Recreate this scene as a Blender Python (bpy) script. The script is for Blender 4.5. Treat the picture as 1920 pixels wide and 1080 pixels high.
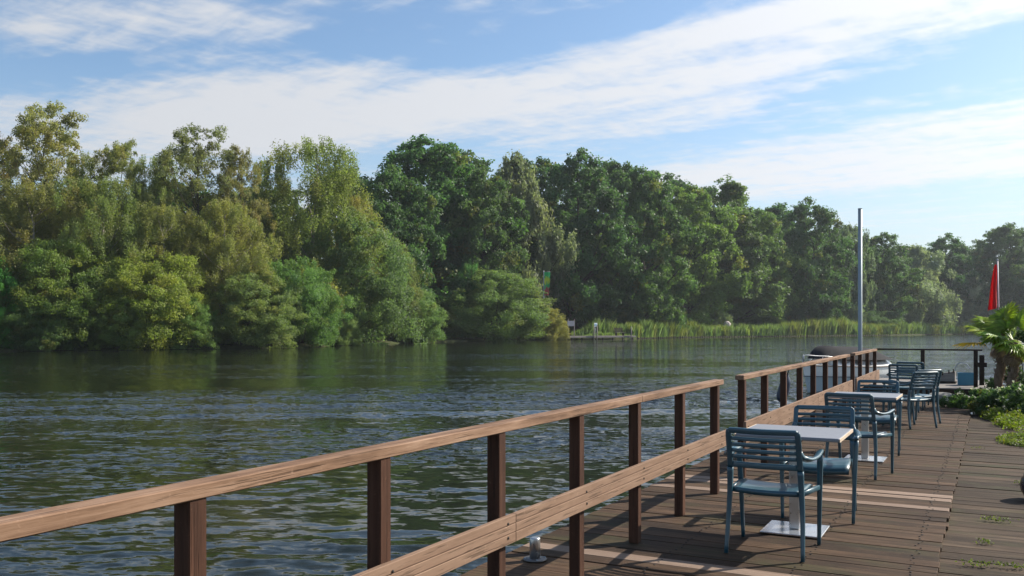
import bpy, bmesh, math, random
import numpy as np
from mathutils import Vector, Matrix
R = math.radians
S = bpy.context.scene
COL = S.collection
for o in list(bpy.data.objects): bpy.data.objects.remove(o)

# ------------------------------------------------------------------ camera
F, CAMH, HY, YAW = 1682.0, 1.52, 612.0, R(28)      # focal in photo pixels, eye height, horizon row, heading
SN, CS = math.sin(YAW), math.cos(YAW)
cam = bpy.data.objects.new('camera', bpy.data.cameras.new('camera')); COL.objects.link(cam)
cam.location = (0, 0, CAMH); cam.rotation_euler = (R(90), 0, YAW)
cam.data.sensor_width = 36; cam.data.lens = 36*F/1920; cam.data.shift_y = (HY-540)/1920
cam.data.clip_start = .05; cam.data.clip_end = 5000
S.camera = cam

# ------------------------------------------------------------------ world: sky with thin streaky clouds
SUN_AZ, SUN_EL = R(40), R(37)
W = bpy.data.worlds.new('World'); S.world = W; W.use_nodes = True
nt = W.node_tree; N = nt.nodes; L = nt.links; N.clear()
def mk(t, **k):
    n = N.new(t)
    for a, b in k.items(): setattr(n, a, b)
    return n
def M(op, a, b=None, c=None, clamp=False):
    n = mk('ShaderNodeMath', operation=op); n.use_clamp = clamp
    for i, v in enumerate((a, b, c)):
        if v is None: continue
        if isinstance(v, (int, float)): n.inputs[i].default_value = v
        else: L.new(v, n.inputs[i])
    return n.outputs[0]
def smooth(x, a, b):
    n = mk('ShaderNodeMapRange', interpolation_type='SMOOTHSTEP')
    L.new(x, n.inputs[0]); n.inputs[1].default_value = a; n.inputs[2].default_value = b
    return n.outputs[0]
sky = mk('ShaderNodeTexSky', sky_type='NISHITA'); sky.sun_disc = False
sky.sun_elevation = SUN_EL; sky.sun_rotation = SUN_AZ; sky.altitude = 0; sky.air_density = 1.0; sky.dust_density = 1.2; sky.ozone_density = 1.6
tc = mk('ShaderNodeTexCoord'); sep = mk('ShaderNodeSeparateXYZ'); L.new(tc.outputs['Generated'], sep.inputs[0])
dx, dy, dz = sep.outputs
zz = M('MAXIMUM', dz, .035)
px, py = M('DIVIDE', dx, zz), M('DIVIDE', dy, zz)
# axes on the cloud layer: a runs along the streets of cloud, s across them
ax = (.77*CS+.63*SN, .77*SN-.63*CS); sx = (.63*CS-.77*SN, .63*SN+.77*CS)
A = M('ADD', M('MULTIPLY', px, ax[0]), M('MULTIPLY', py, ax[1]))
B = M('ADD', M('MULTIPLY', px, sx[0]), M('MULTIPLY', py, sx[1]))
def noise(sa, sb, off, detail=5, rough=.55, dist=0.0):
    cmb = mk('ShaderNodeCombineXYZ')
    L.new(M('MULTIPLY', A, sa), cmb.inputs[0]); L.new(M('MULTIPLY', B, sb), cmb.inputs[1]); cmb.inputs[2].default_value = off
    n = mk('ShaderNodeTexNoise'); n.inputs['Scale'].default_value = 1; n.inputs['Detail'].default_value = detail
    n.inputs['Roughness'].default_value = rough; n.inputs['Distortion'].default_value = dist
    L.new(cmb.outputs[0], n.inputs['Vector']); return n.outputs[0]
wob = M('MULTIPLY', M('SUBTRACT', noise(.7, 1.1, 3.1, 4), .5), .55)
Bw = M('ADD', B, wob); Aw = M('ADD', A, M('MULTIPLY', M('SUBTRACT', noise(1.0, .8, 8.4, 4), .5), .9))
def blob(a0, ra, s0, rs, g):
    e = M('ADD', M('POWER', M('ABSOLUTE', M('DIVIDE', M('SUBTRACT', Aw, a0), ra)), 2), M('POWER', M('ABSOLUTE', M('DIVIDE', M('SUBTRACT', Bw, s0), rs)), 2))
    return M('MULTIPLY', smooth(e, 1.5, .1), g)
cov = None
BLOBS = [(-1.6, 1.9, 2.98, .40, .95), (-.4, .9, 2.78, .22, .5), (-2.2, 1.0, 3.6, .45, .55), (-1.2, 2.9, 5.7, 1.15, .95),
         (-3.45, 1.05, 2.75, .85, .74), (-4.9, 1.6, 2.45, 1.0, .78), (-3.15, .5, 1.48, .24, .6), (-2.6, .3, 1.62, .22, .55), (-3.0, .5, 1.15, .25, .35),
         (1.5, 1.3, 8.2, 1.0, .5), (-6.5, 2.0, 5.0, 1.4, .7),
         (-1.85, .75, 2.42, .17, -.6), (-2.3, .4, 2.05, .28, -.4), (-3.68, .35, 1.66, .12, -.55), (-.1, 1.4, 3.85, .26, -.45)]
for b in BLOBS:
    v = blob(*b); cov = v if cov is None else M('ADD', cov, v)
n1 = noise(.55, 1.5, 0, 7, .6, .3); n2 = noise(3.5, 6.5, 5, 5, .6, .4); n3 = noise(9.0, 4.0, 9, 3, .6)
fld = M('ADD', M('ADD', M('MULTIPLY', M('SUBTRACT', n1, .5), 1.9), M('MULTIPLY', M('SUBTRACT', n2, .5), 1.7)), M('MULTIPLY', M('SUBTRACT', n3, .5), 1.0))
dens = smooth(M('ADD', cov, fld), -.20, 1.15)
dens = M('MULTIPLY', dens, .95)
hor = smooth(dz, .28, .0)                                           # thin veil towards the horizon
cl = mk('ShaderNodeMix', data_type='RGBA')
hz = mk('ShaderNodeMix', data_type='RGBA')
tn = mk('ShaderNodeMix', data_type='RGBA', blend_type='MULTIPLY'); tn.inputs[0].default_value = 1; L.new(sky.outputs[0], tn.inputs[6]); tn.inputs[7].default_value = (1.14, 1.28, 1.36, 1)
L.new(M('MULTIPLY', hor, .62), hz.inputs[0]); L.new(tn.outputs[2], hz.inputs[6]); hz.inputs[7].default_value = (5.2, 5.8, 6.3, 1)
sund = (math.sin(SUN_AZ)*math.cos(SUN_EL), math.cos(SUN_AZ)*math.cos(SUN_EL), math.sin(SUN_EL))
cs_ = M('ADD', M('ADD', M('MULTIPLY', dx, sund[0]), M('MULTIPLY', dy, sund[1])), M('MULTIPLY', dz, sund[2]))
g_ = .55; ph = M('DIVIDE', 1-g_*g_, M('POWER', M('SUBTRACT', 1+g_*g_, M('MULTIPLY', cs_, 2*g_)), 1.5))      # forward scattering of sunlight in the thin cloud
lum = M('ADD', M('MULTIPLY', ph, .29), .80)
cc = mk('ShaderNodeVectorMath', operation='SCALE'); cc.inputs[0].default_value = (6.15, 6.3, 6.6); L.new(lum, cc.inputs['Scale'])
L.new(dens, cl.inputs[0]); L.new(hz.outputs[2], cl.inputs[6]); L.new(cc.outputs[0], cl.inputs[7])
bg = mk('ShaderNodeBackground'); bg.inputs[1].default_value = .074
L.new(cl.outputs[2], bg.inputs[0]); out = mk('ShaderNodeOutputWorld'); L.new(bg.outputs[0], out.inputs[0])

# ------------------------------------------------------------------ sun and exposure
sd = Vector((math.sin(SUN_AZ)*math.cos(SUN_EL), math.cos(SUN_AZ)*math.cos(SUN_EL), math.sin(SUN_EL)))
sl = bpy.data.lights.new('sun', 'SUN'); sl.energy = 5.0; sl.angle = R(.53); sl.color = (1, .93, .82)
so = bpy.data.objects.new('sun', sl); COL.objects.link(so); so.rotation_euler = (-sd).to_track_quat('-Z', 'Y').to_euler(); so.location = (20, 20, 30)
S.view_settings.view_transform = 'Standard'; S.view_settings.look = 'None'; S.view_settings.exposure = .7; S.view_settings.gamma = 1

WZ = -.5                                                            # water level; the boardwalk's top is z = 0
def gp(u, v, z=0.0):                                                # photo pixel -> point on the level plane z
    D = F*(CAMH-z)/(v-HY); r = (u-960)/F*D
    return Vector((-SN*D+CS*r, CS*D+SN*r, z))
def at(u, D, z=0.0):                                                # column u at depth D
    r = (u-960)/F*D
    return Vector((-SN*D+CS*r, CS*D+SN*r, z))
def zat(v, D): return CAMH+(HY-v)*D/F

# ------------------------------------------------------------------ materials
def mat(name, build):
    m = bpy.data.materials.new(name); m.use_nodes = True
    t = m.node_tree; t.nodes.clear(); o = t.nodes.new('ShaderNodeOutputMaterial'); o.name = 'OUT'
    build(G(t), o); return m
class G:
    def __init__(s, t): s.t = t
    def n(s, ty, ins=None, **k):
        nd = s.t.nodes.new(ty)
        for a, b in k.items(): setattr(nd, a, b)
        for a, b in (ins or {}).items(): s.set(nd.inputs[a], b)
        return nd
    def set(s, sock, b):
        if hasattr(b, 'is_output'): s.t.links.new(b, sock)
        elif hasattr(b, 'outputs'): s.t.links.new(b.outputs[0], sock)
        else:
            if sock.type == 'RGBA' and len(b) == 3: b = (*b, 1)
            sock.default_value = b
    def math(s, op, a, b=0.0):
        return s.n('ShaderNodeMath', {0: a, 1: b}, operation=op).outputs[0]
    def noise(s, vec, scale, detail=4, rough=.55, **k):
        return s.n('ShaderNodeTexNoise', {'Vector': vec, 'Scale': scale, 'Detail': detail, 'Roughness': rough, **k}).outputs[0]
    def mapping(s, vec, scale=(1, 1, 1), loc=(0, 0, 0)):
        return s.n('ShaderNodeMapping', {'Vector': vec, 'Scale': scale, 'Location': loc}).outputs[0]
    def ramp(s, fac, stops):
        r = s.n('ShaderNodeValToRGB', {0: fac}); e = r.color_ramp.elements
        while len(e) < len(stops): e.new(.5)
        for el, (p, c) in zip(e, stops): el.position = p; el.color = (*c, 1)
        return r.outputs[0]
    def mix(s, f, a, b, bt='MIX'):
        return s.n('ShaderNodeMix', {0: f, 6: a, 7: b}, data_type='RGBA', blend_type=bt).outputs[2]
    def bump(s, h, strength=.4, dist=.01):
        return s.n('ShaderNodeBump', {'Height': h, 'Strength': strength, 'Distance': dist}).outputs[0]
    def bsdf(s, o, **k):
        names = {'color': 'Base Color', 'rough': 'Roughness', 'metal': 'Metallic', 'normal': 'Normal', 'spec': 'Specular IOR Level', 'coat': 'Coat Weight', 'ior': 'IOR'}
        b = s.n('ShaderNodeBsdfPrincipled', {names[a]: v for a, v in k.items()})
        s.t.links.new(b.outputs[0], o.inputs[0]); return b
def objco(g, jitter=True):
    tc = g.n('ShaderNodeTexCoord').outputs['Object']
    if not jitter: return tc, None
    oi = g.n('ShaderNodeObjectInfo').outputs['Random']
    off = g.n('ShaderNodeCombineXYZ', {0: g.math('MULTIPLY', oi, 37.0), 1: g.math('MULTIPLY', oi, 91.0), 2: g.math('MULTIPLY', oi, 53.0)})
    return g.n('ShaderNodeVectorMath', {0: tc, 1: off.outputs[0]}, operation='ADD').outputs[0], oi
def wood(name, stops, stretch, grooves=None, rough=.75, moss=0.0, rnd=.35):
    def b(g, o):
        v, oi = objco(g)
        raw = g.n('ShaderNodeTexCoord').outputs['Object']
        grain = g.noise(g.mapping(v, stretch), 1.0, 6, .65)
        blot = g.noise(v, 2.2, 4, .6)
        f = g.math('ADD', g.math('MULTIPLY', grain, .65), g.math('MULTIPLY', blot, .35))
        c = g.ramp(f, stops)
        val = g.math('ADD', g.math('MULTIPLY', oi, rnd), 1-rnd/2)
        c = g.mix(1.0, c, g.n('ShaderNodeCombineColor', {0: val, 1: val, 2: val}).outputs[0], 'MULTIPLY')
        if moss:
            mm = g.n('ShaderNodeMapRange', {0: g.noise(v, 1.3, 5, .65), 1: .52, 2: .72}).outputs[0]
            c = g.mix(g.math('MULTIPLY', mm, moss), c, (.055, .062, .022))
            st = g.n('ShaderNodeMapRange', {0: g.noise(g.mapping(v, (1.6, 9, 1)), 1.0, 4, .6), 1: .56, 2: .75}).outputs[0]
            c = g.mix(g.math('MULTIPLY', st, .8), c, (.014, .010, .007))
        ck = g.n('ShaderNodeMapRange', {0: g.noise(g.mapping(v, tuple(x*3.2 if x > 5 else x*1.5 for x in stretch)), 1.0, 3, .6), 1: .57, 2: .66}).outputs[0]
        c = g.mix(g.math('MULTIPLY', ck, .6), c, tuple(x*.45 for x in stops[0][1]))
        sp_ = g.n('ShaderNodeMapRange', {0: g.noise(v, 38.0, 3, .7), 1: .62, 2: .74}).outputs[0]
        c = g.mix(g.math('MULTIPLY', sp_, .35), c, tuple(min(1, x*1.35) for x in stops[2][1]))
        h = g.math('SUBTRACT', grain, g.math('MULTIPLY', ck, .5))
        if grooves:
            w = g.n('ShaderNodeTexWave', {'Vector': raw, 'Scale': grooves[1], 'Distortion': .0}, wave_type='BANDS', bands_direction=grooves[0], wave_profile='SIN').outputs['Fac']
            h = g.math('ADD', g.math('MULTIPLY', w, grooves[2]), g.math('MULTIPLY', grain, 1.0))
            c = g.mix(g.math('MULTIPLY', g.math('SUBTRACT', 1.0, w), .28), c, (.02, .014, .01))
        g.bsdf(o, color=c, rough=rough, spec=.16, normal=g.bump(h, .55, .006))
    return mat(name, b)
def plain(name, color, rough=.5, metal=0.0, var=.15, scale=6, bump=.0, spec=.5, coat=0.0):
    def b(g, o):
        v, oi = objco(g)
        n = g.noise(v, scale, 5, .6)
        lo = tuple(x*(1-var) for x in color); hi = tuple(min(1, x*(1+var)) for x in color)
        c = g.mix(n, lo, hi)
        k = dict(color=c, rough=g.math('ADD', g.math('MULTIPLY', g.math('SUBTRACT', n, .5), .25), rough), metal=metal, spec=spec, coat=coat)
        if bump: k['normal'] = g.bump(n, bump, .01)
        g.bsdf(o, **k)
    return mat(name, b)

M_RAIL = wood('weathered_rail_wood', [(.30, (.05, .026, .016)), (.48, (.185, .108, .066)), (.68, (.33, .215, .145))], (30, 1.6, 30), moss=.0, rnd=.1)
M_BOARD = wood('planed_board_wood', [(.25, (.13, .078, .05)), (.5, (.215, .135, .09)), (.8, (.29, .195, .135))], (40, 2.0, 22), rnd=.1)
M_POST = wood('stained_post_wood', [(.3, (.028, .013, .008)), (.55, (.075, .034, .020)), (.8, (.125, .064, .040))], (25, 25, 1.5), rnd=.25)
M_DECK = wood('worn_deck_wood', [(.27, (.010, .006, .0035)), (.5, (.064, .037, .021)), (.75, (.165, .103, .060))], (1.3, 34, 10), ('Y', 17, .55), .8, .55, .75)
M_DECK2 = wood('grey_deck_wood', [(.27, (.013, .008, .005)), (.5, (.056, .037, .023)), (.75, (.13, .091, .060))], (1.3, 30, 10), ('Y', 14, .55), .85, .6, .75)
M_NEW = wood('new_deck_wood', [(.25, (.17, .11, .075)), (.5, (.27, .19, .138)), (.8, (.37, .275, .21))], (1.3, 34, 10), ('Y', 17, .4), .7, 0, .2)
M_DARK = wood('dark_timber', [(.3, (.018, .013, .010)), (.6, (.04, .028, .022)), (.8, (.07, .05, .04))], (2, 20, 20), rnd=.2)
M_GREY = wood('silvery_timber', [(.3, (.14, .12, .11)), (.6, (.26, .235, .21)), (.8, (.38, .35, .32))], (2, 20, 20), rnd=.2)
M_CHAIR = plain('teal_blue_resin', (.010, .062, .090), .40, 0, .2, 9, .02, .7, .32)
M_STEEL = plain('brushed_steel', (.52, .51, .50), .30, .9, .12, 20)
M_PLATE = plain('polished_plate', (.74, .72, .71), .22, .85, .15, 9)
M_GUN = plain('dull_grey_steel', (.16, .15, .145), .5, .7, .2, 14)
M_GALV = plain('galvanised_steel', (.30, .34, .36), .6, .3, .12, 12)
M_TOP = plain('grey_speckled_laminate', (.20, .20, .215), .36, 0, .15, 14)
M_EDGE = plain('tan_edge_band', (.55, .43, .31), .55, 0, .15, 8)
M_HULL = plain('white_gelcoat', (.74, .74, .72), .28, 0, .06, 3, coat=.3)
M_HULL_SHADE = plain('white_gelcoat_shaded', (.36, .44, .48), .3, 0, .06, 3, coat=.3)  # the same white hull, with the lower side's bluish shade put into the colour
M_TARP = plain('grey_canvas', (.030, .029, .031), .9, 0, .25, 5, .3, .1)
M_NAVY = plain('navy_vinyl', (.012, .028, .06), .45, 0, .15, 9)
M_BLACK = plain('black_rubber', (.012, .012, .013), .6, 0, .2, 9)
M_BLUE = plain('blue_plastic', (.05, .22, .33), .45, 0, .12, 9)
def redb(g, o):
    p = g.n('ShaderNodeBsdfPrincipled', {'Base Color': (.62, .03, .03, 1), 'Roughness': .8}); tl = g.n('ShaderNodeBsdfTranslucent', {0: (.75, .03, .025, 1)})
    g.t.links.new(g.n('ShaderNodeMixShader', {0: .5, 1: p.outputs[0], 2: tl.outputs[0]}).outputs[0], o.inputs[0])
M_RED = mat('red_flag_cloth', redb)
M_ROCK = plain('grey_stone', (.22, .21, .19), .9, 0, .35, 5, .6)
M_PALE = plain('pale_stone', (.42, .36, .33), .85, 0, .2, 2, .4)
M_GLAZE = plain('dark_blue_glaze', (.012, .016, .035), .2, 0, .2, 6, coat=.4)
M_SCREW = plain('rusty_screw_steel', (.018, .013, .011), .7, .2, .3, 60)
M_FIBRE = wood('palm_fibre', [(.25, (.05, .032, .02)), (.5, (.16, .105, .07)), (.8, (.33, .24, .17))], (14, 14, 5), rnd=.2, rough=.95)
M_SIGN = plain('white_blue_sign', (.25, .42, .55), .5, 0, .3, 9)

def leafmat(name, trans=.48, rough=.55):
    def b(g, o):
        oc = g.n('ShaderNodeObjectInfo').outputs['Color']
        at_ = g.n('ShaderNodeAttribute', attribute_name='tint').outputs['Color']
        sp = g.n('ShaderNodeSeparateColor', {0: at_})
        val = g.math('ADD', g.math('MULTIPLY', sp.outputs[0], 1.35), 1.3)
        c = g.mix(1.0, oc, g.n('ShaderNodeCombineColor', {0: g.math('MULTIPLY', val, .90), 1: g.math('MULTIPLY', val, 1.05), 2: g.math('MULTIPLY', val, 1.15)}).outputs[0], 'MULTIPLY')
        warm = g.mix(1.0, c, (1.32, 1.10, .85), 'MULTIPLY')
        c = g.mix(sp.outputs[1], c, warm)
        c = g.mix(sp.outputs[2], c, (.24, .17, .03))
        p = g.n('ShaderNodeBsdfPrincipled', {'Base Color': c, 'Roughness': rough, 'Specular IOR Level': .28})
        tl = g.n('ShaderNodeBsdfTranslucent', {0: g.mix(1.0, c, (1.3, 1.48, .72), 'MULTIPLY')})
        mx = g.n('ShaderNodeMixShader', {0: trans, 1: p.outputs[0], 2: tl.outputs[0]})
        g.t.links.new(mx.outputs[0], o.inputs[0])
    return mat(name, b)
M_LEAF = leafmat('leaf'); M_REED = leafmat('reed', .3, .7); M_PALM = leafmat('palm_leaf', .3, .4)
def bark(name, lo, hi, sc=(9, 9, 2.0)):
    def b(g, o):
        v, oi = objco(g)
        n = g.noise(g.mapping(v, sc), 1.0, 6, .7)
        g.bsdf(o, color=g.ramp(n, [(.3, lo), (.7, hi)]), rough=.95, spec=.15, normal=g.bump(n, .8, .05))
    return mat(name, b)
M_BARK = bark('bark_brown', (.035, .027, .02), (.11, .088, .065)); M_BIRCH = bark('bark_pale', (.10, .085, .07), (.40, .36, .30), (3, 3, 2))
def groundb(g, o):
    v = g.n('ShaderNodeTexCoord').outputs['Object']
    n = g.noise(v, .35, 8, .65); m = g.noise(v, 3.0, 5, .6)
    c = g.ramp(g.math('ADD', g.math('MULTIPLY', n, .6), g.math('MULTIPLY', m, .4)), [(.35, (.035, .028, .018)), (.5, (.045, .05, .018)), (.65, (.06, .085, .025))])
    g.bsdf(o, color=c, rough=.95, spec=.15, normal=g.bump(m, .8, .08))
M_GROUND = mat('earth_and_grass', groundb)
def waterb(g, o):
    v = g.n('ShaderNodeTexCoord').outputs['Object']
    vr = g.n('ShaderNodeVectorRotate', {'Vector': v, 'Axis': (0, 0, 1), 'Angle': -YAW}, rotation_type='AXIS_ANGLE').outputs[0]
    rip = g.n('ShaderNodeAttribute', attribute_name='ripple').outputs['Fac']
    def slope(sc, loc, amp):
        c = g.n('ShaderNodeTexNoise', {'Vector': g.mapping(vr, sc, loc), 'Scale': 1.0, 'Detail': 2.5, 'Roughness': .55}).outputs['Color']
        d = g.n('ShaderNodeVectorMath', {0: c, 1: (.5, .5, .5)}, operation='SUBTRACT').outputs[0]
        return g.n('ShaderNodeVectorMath', {0: d, 1: (amp*.8, amp, 0)}, operation='MULTIPLY').outputs[0]
    sm = g.n('ShaderNodeVectorMath', {0: slope((4.6, 11, 1), (0, 0, 0), 1.6), 1: slope((1.1, 3.2, 1), (7, 3, 0), 1.05)}, operation='ADD').outputs[0]
    sm = g.n('ShaderNodeVectorMath', {0: sm, 'Scale': rip}, operation='SCALE').outputs[0]
    sm = g.n('ShaderNodeVectorRotate', {'Vector': sm, 'Axis': (0, 0, 1), 'Angle': YAW}, rotation_type='AXIS_ANGLE').outputs[0]
    nn = g.n('ShaderNodeVectorMath', {0: g.n('ShaderNodeNewGeometry').outputs['Normal'], 1: sm}, operation='ADD').outputs[0]
    bmp = g.n('ShaderNodeVectorMath', {0: nn}, operation='NORMALIZE').outputs[0]
    g.bsdf(o, color=(.010, .013, .008), rough=.04, ior=1.33, normal=bmp)
M_WATER = mat('river_water', waterb)

# ------------------------------------------------------------------ mesh helpers
def tag(o, label=None, cat=None, group=None, kind=None):
    for k, v in (('label', label), ('category', cat), ('group', group), ('kind', kind)):
        if v: o[k] = v
    return o
def link(o, parent=None):
    COL.objects.link(o)
    if parent: o.parent = parent
    return o
def empty(name, loc=(0, 0, 0), rz=0.0):
    o = bpy.data.objects.new(name, None); COL.objects.link(o); o.location = loc; o.rotation_euler = (0, 0, rz); o.empty_display_size = .1
    return o
class MB:                                                           # collects shapes for one mesh
    def __init__(s): s.v = []; s.f = []; s.sm = []
    def add(s, vs, fs, smooth=False):
        b = len(s.v); s.v += [tuple(p) for p in vs]; s.f += [tuple(b+i for i in f) for f in fs]; s.sm += [smooth]*len(fs); return s
    def box(s, x0, x1, y0, y1, z0, z1, bev=0.0):
        if not bev:
            vs = [(x, y, z) for z in (z0, z1) for y in (y0, y1) for x in (x0, x1)]
            return s.add(vs, [(0, 2, 3, 1), (4, 5, 7, 6), (0, 1, 5, 4), (2, 6, 7, 3), (0, 4, 6, 2), (1, 3, 7, 5)])
        bm = bmesh.new(); bmesh.ops.create_cube(bm, size=1)
        for q in bm.verts: q.co = Vector(((x0+x1)/2+q.co.x*(x1-x0), (y0+y1)/2+q.co.y*(y1-y0), (z0+z1)/2+q.co.z*(z1-z0)))
        bmesh.ops.bevel(bm, geom=list(bm.edges), offset=bev, segments=1, affect='EDGES'); bm.verts.index_update()
        s.add([q.co for q in bm.verts], [[q.index for q in f.verts] for f in bm.faces]); bm.free(); return s
    def tube(s, pts, rad, n=8, cap=True, smooth=True):
        pts = [Vector(p) for p in pts]; rad = rad if isinstance(rad, (list, tuple)) else [rad]*len(pts)
        return s.sweep(pts, [(r, r) for r in rad], n, cap, smooth, 1.0)
    def sweep(s, pts, wt, n=10, cap=True, smooth=True, power=.55, side=None):
        pts = [Vector(p) for p in pts]; vs = []; prev = Vector(side) if side else None
        for i, p in enumerate(pts):
            d = (pts[min(i+1, len(pts)-1)]-pts[max(i-1, 0)]).normalized()
            if prev is None: prev = Vector((1, 0, 0)) if abs(d.x) < .9 else Vector((0, 1, 0))
            x = (prev-d*prev.dot(d)); x = x.normalized() if x.length > 1e-5 else d.orthogonal().normalized()
            y = d.cross(x); prev = x
            for k in range(n):
                a = 2*math.pi*(k+.5)/n; c, q = math.cos(a), math.sin(a)
                vs.append(p+x*(math.copysign(abs(c)**power, c)*wt[i][0])+y*(math.copysign(abs(q)**power, q)*wt[i][1]))
        fs = [(i*n+k, i*n+(k+1) % n, (i+1)*n+(k+1) % n, (i+1)*n+k) for i in range(len(pts)-1) for k in range(n)]
        s.add(vs, fs, smooth)
        if cap:
            b = len(s.v)-len(vs); s.f += [tuple(b+k for k in reversed(range(n))), tuple(b+(len(pts)-1)*n+k for k in range(n))]; s.sm += [False, False]
        return s
    def lathe(s, prof, n=20, smooth=True, loc=(0, 0, 0)):
        vs = [(loc[0]+r*math.cos(2*math.pi*k/n), loc[1]+r*math.sin(2*math.pi*k/n), loc[2]+z) for r, z in prof for k in range(n)]
        fs = [(i*n+k, i*n+(k+1) % n, (i+1)*n+(k+1) % n, (i+1)*n+k) for i in range(len(prof)-1) for k in range(n)]
        s.add(vs, fs, smooth); b = len(s.v)-len(vs)
        s.f += [tuple(b+k for k in reversed(range(n))), tuple(b+(len(prof)-1)*n+k for k in range(n))]; s.sm += [False]*2; return s
    def mesh(s, name, m):
        me = bpy.data.meshes.new(name); me.from_pydata(s.v, [], s.f); me.polygons.foreach_set('use_smooth', s.sm); me.materials.append(m); me.update(); return me
    def build(s, name, m, parent=None, loc=(0, 0, 0)):
        o = bpy.data.objects.new(name, s.mesh(name, m)); o.location = loc; return link(o, parent)
def inst(name, me, parent=None, loc=(0, 0, 0), rot=(0, 0, 0), sc=(1, 1, 1)):
    o = bpy.data.objects.new(name, me); o.location = loc; o.rotation_euler = rot; o.scale = sc; return link(o, parent)
def spline(P, k=6):
    P = [Vector(p) for p in P]; Q = [2*P[0]-P[1]]+P+[2*P[-1]-P[-2]]; r = []
    for i in range(1, len(Q)-2):
        for j in range(k):
            t = j/k; a, b, c, d = Q[i-1], Q[i], Q[i+1], Q[i+2]
            r.append(.5*((2*b)+(c-a)*t+(2*a-5*b+4*c-d)*t*t+(3*b-a-3*c+d)*t**3))
    return r+[P[-1]]
def npmesh(name, co, quads, m, tint=None, smooth=False, attr=None):
    me = bpy.data.meshes.new(name); k = quads.shape[1]
    me.vertices.add(len(co)); me.vertices.foreach_set('co', co.astype(np.float32).ravel())
    me.loops.add(quads.size); me.loops.foreach_set('vertex_index', quads.astype(np.int32).ravel())
    me.polygons.add(len(quads)); me.polygons.foreach_set('loop_start', np.arange(0, quads.size, k, dtype=np.int32))
    if smooth: me.polygons.foreach_set('use_smooth', np.ones(len(quads), dtype=bool))
    if tint is not None:
        a = me.attributes.new('tint', 'FLOAT_COLOR', 'POINT')
        a.data.foreach_set('color', np.concatenate([tint, np.ones((len(tint), 1))], 1).astype(np.float32).ravel())
    if attr is not None:
        a = me.attributes.new(attr[0], 'FLOAT', 'POINT'); a.data.foreach_set('value', attr[1].astype(np.float32))
    me.materials.append(m); me.update(calc_edges=True); me.validate(); return me

# ------------------------------------------------------------------ the far bank
BANK = [(-1500, 60), (-700, 66), (0, 73), (300, 78), (560, 86), (700, 103), (830, 117), (1060, 136.5), (1190, 144.5), (1300, 162), (1500, 182), (1640, 198), (1780, 222), (2000, 240), (2600, 262)]
def bankD(u): return float(np.interp(u, [b[0] for b in BANK], [b[1] for b in BANK]))
us = np.concatenate([np.linspace(-1500, 0, 12)[:-1], np.arange(0, 2000, 40), np.linspace(2000, 2600, 6)])
bl = np.array([at(u, bankD(u))[:2] for u in us])
rngb = np.random.default_rng(5)
bl += rngb.normal(0, .35, bl.shape)
tg = np.gradient(bl, axis=0); nm = np.stack([-tg[:, 1], tg[:, 0]], 1); nm /= np.linalg.norm(nm, axis=1)[:, None]
nm *= np.sign((nm*bl).sum(1))[:, None]
prof = [(-5, WZ-1.4), (-.6, WZ-.25), (0, WZ+.08), (1.2, WZ+.35), (6, 0.0), (25, .25), (90, .5), (900, 1.0)]
co = []
for d, z in prof:
    far = bl+nm*min(d, 90) + (bl/np.linalg.norm(bl, axis=1)[:, None])*max(0, d-90)
    co.append(np.concatenate([far, np.full((len(bl), 1), z)+rngb.normal(0, .05, (len(bl), 1))*(d > 0)], 1))
nb = len(bl); co = np.concatenate(co)
q = np.array([(i*nb+k, i*nb+k+1, (i+1)*nb+k+1, (i+1)*nb+k) for i in range(len(prof)-1) for k in range(nb-1)])
tag(link(bpy.data.objects.new('far_bank_ground', npmesh('far_bank_ground', co, q, M_GROUND, smooth=True))), kind='structure')

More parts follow.
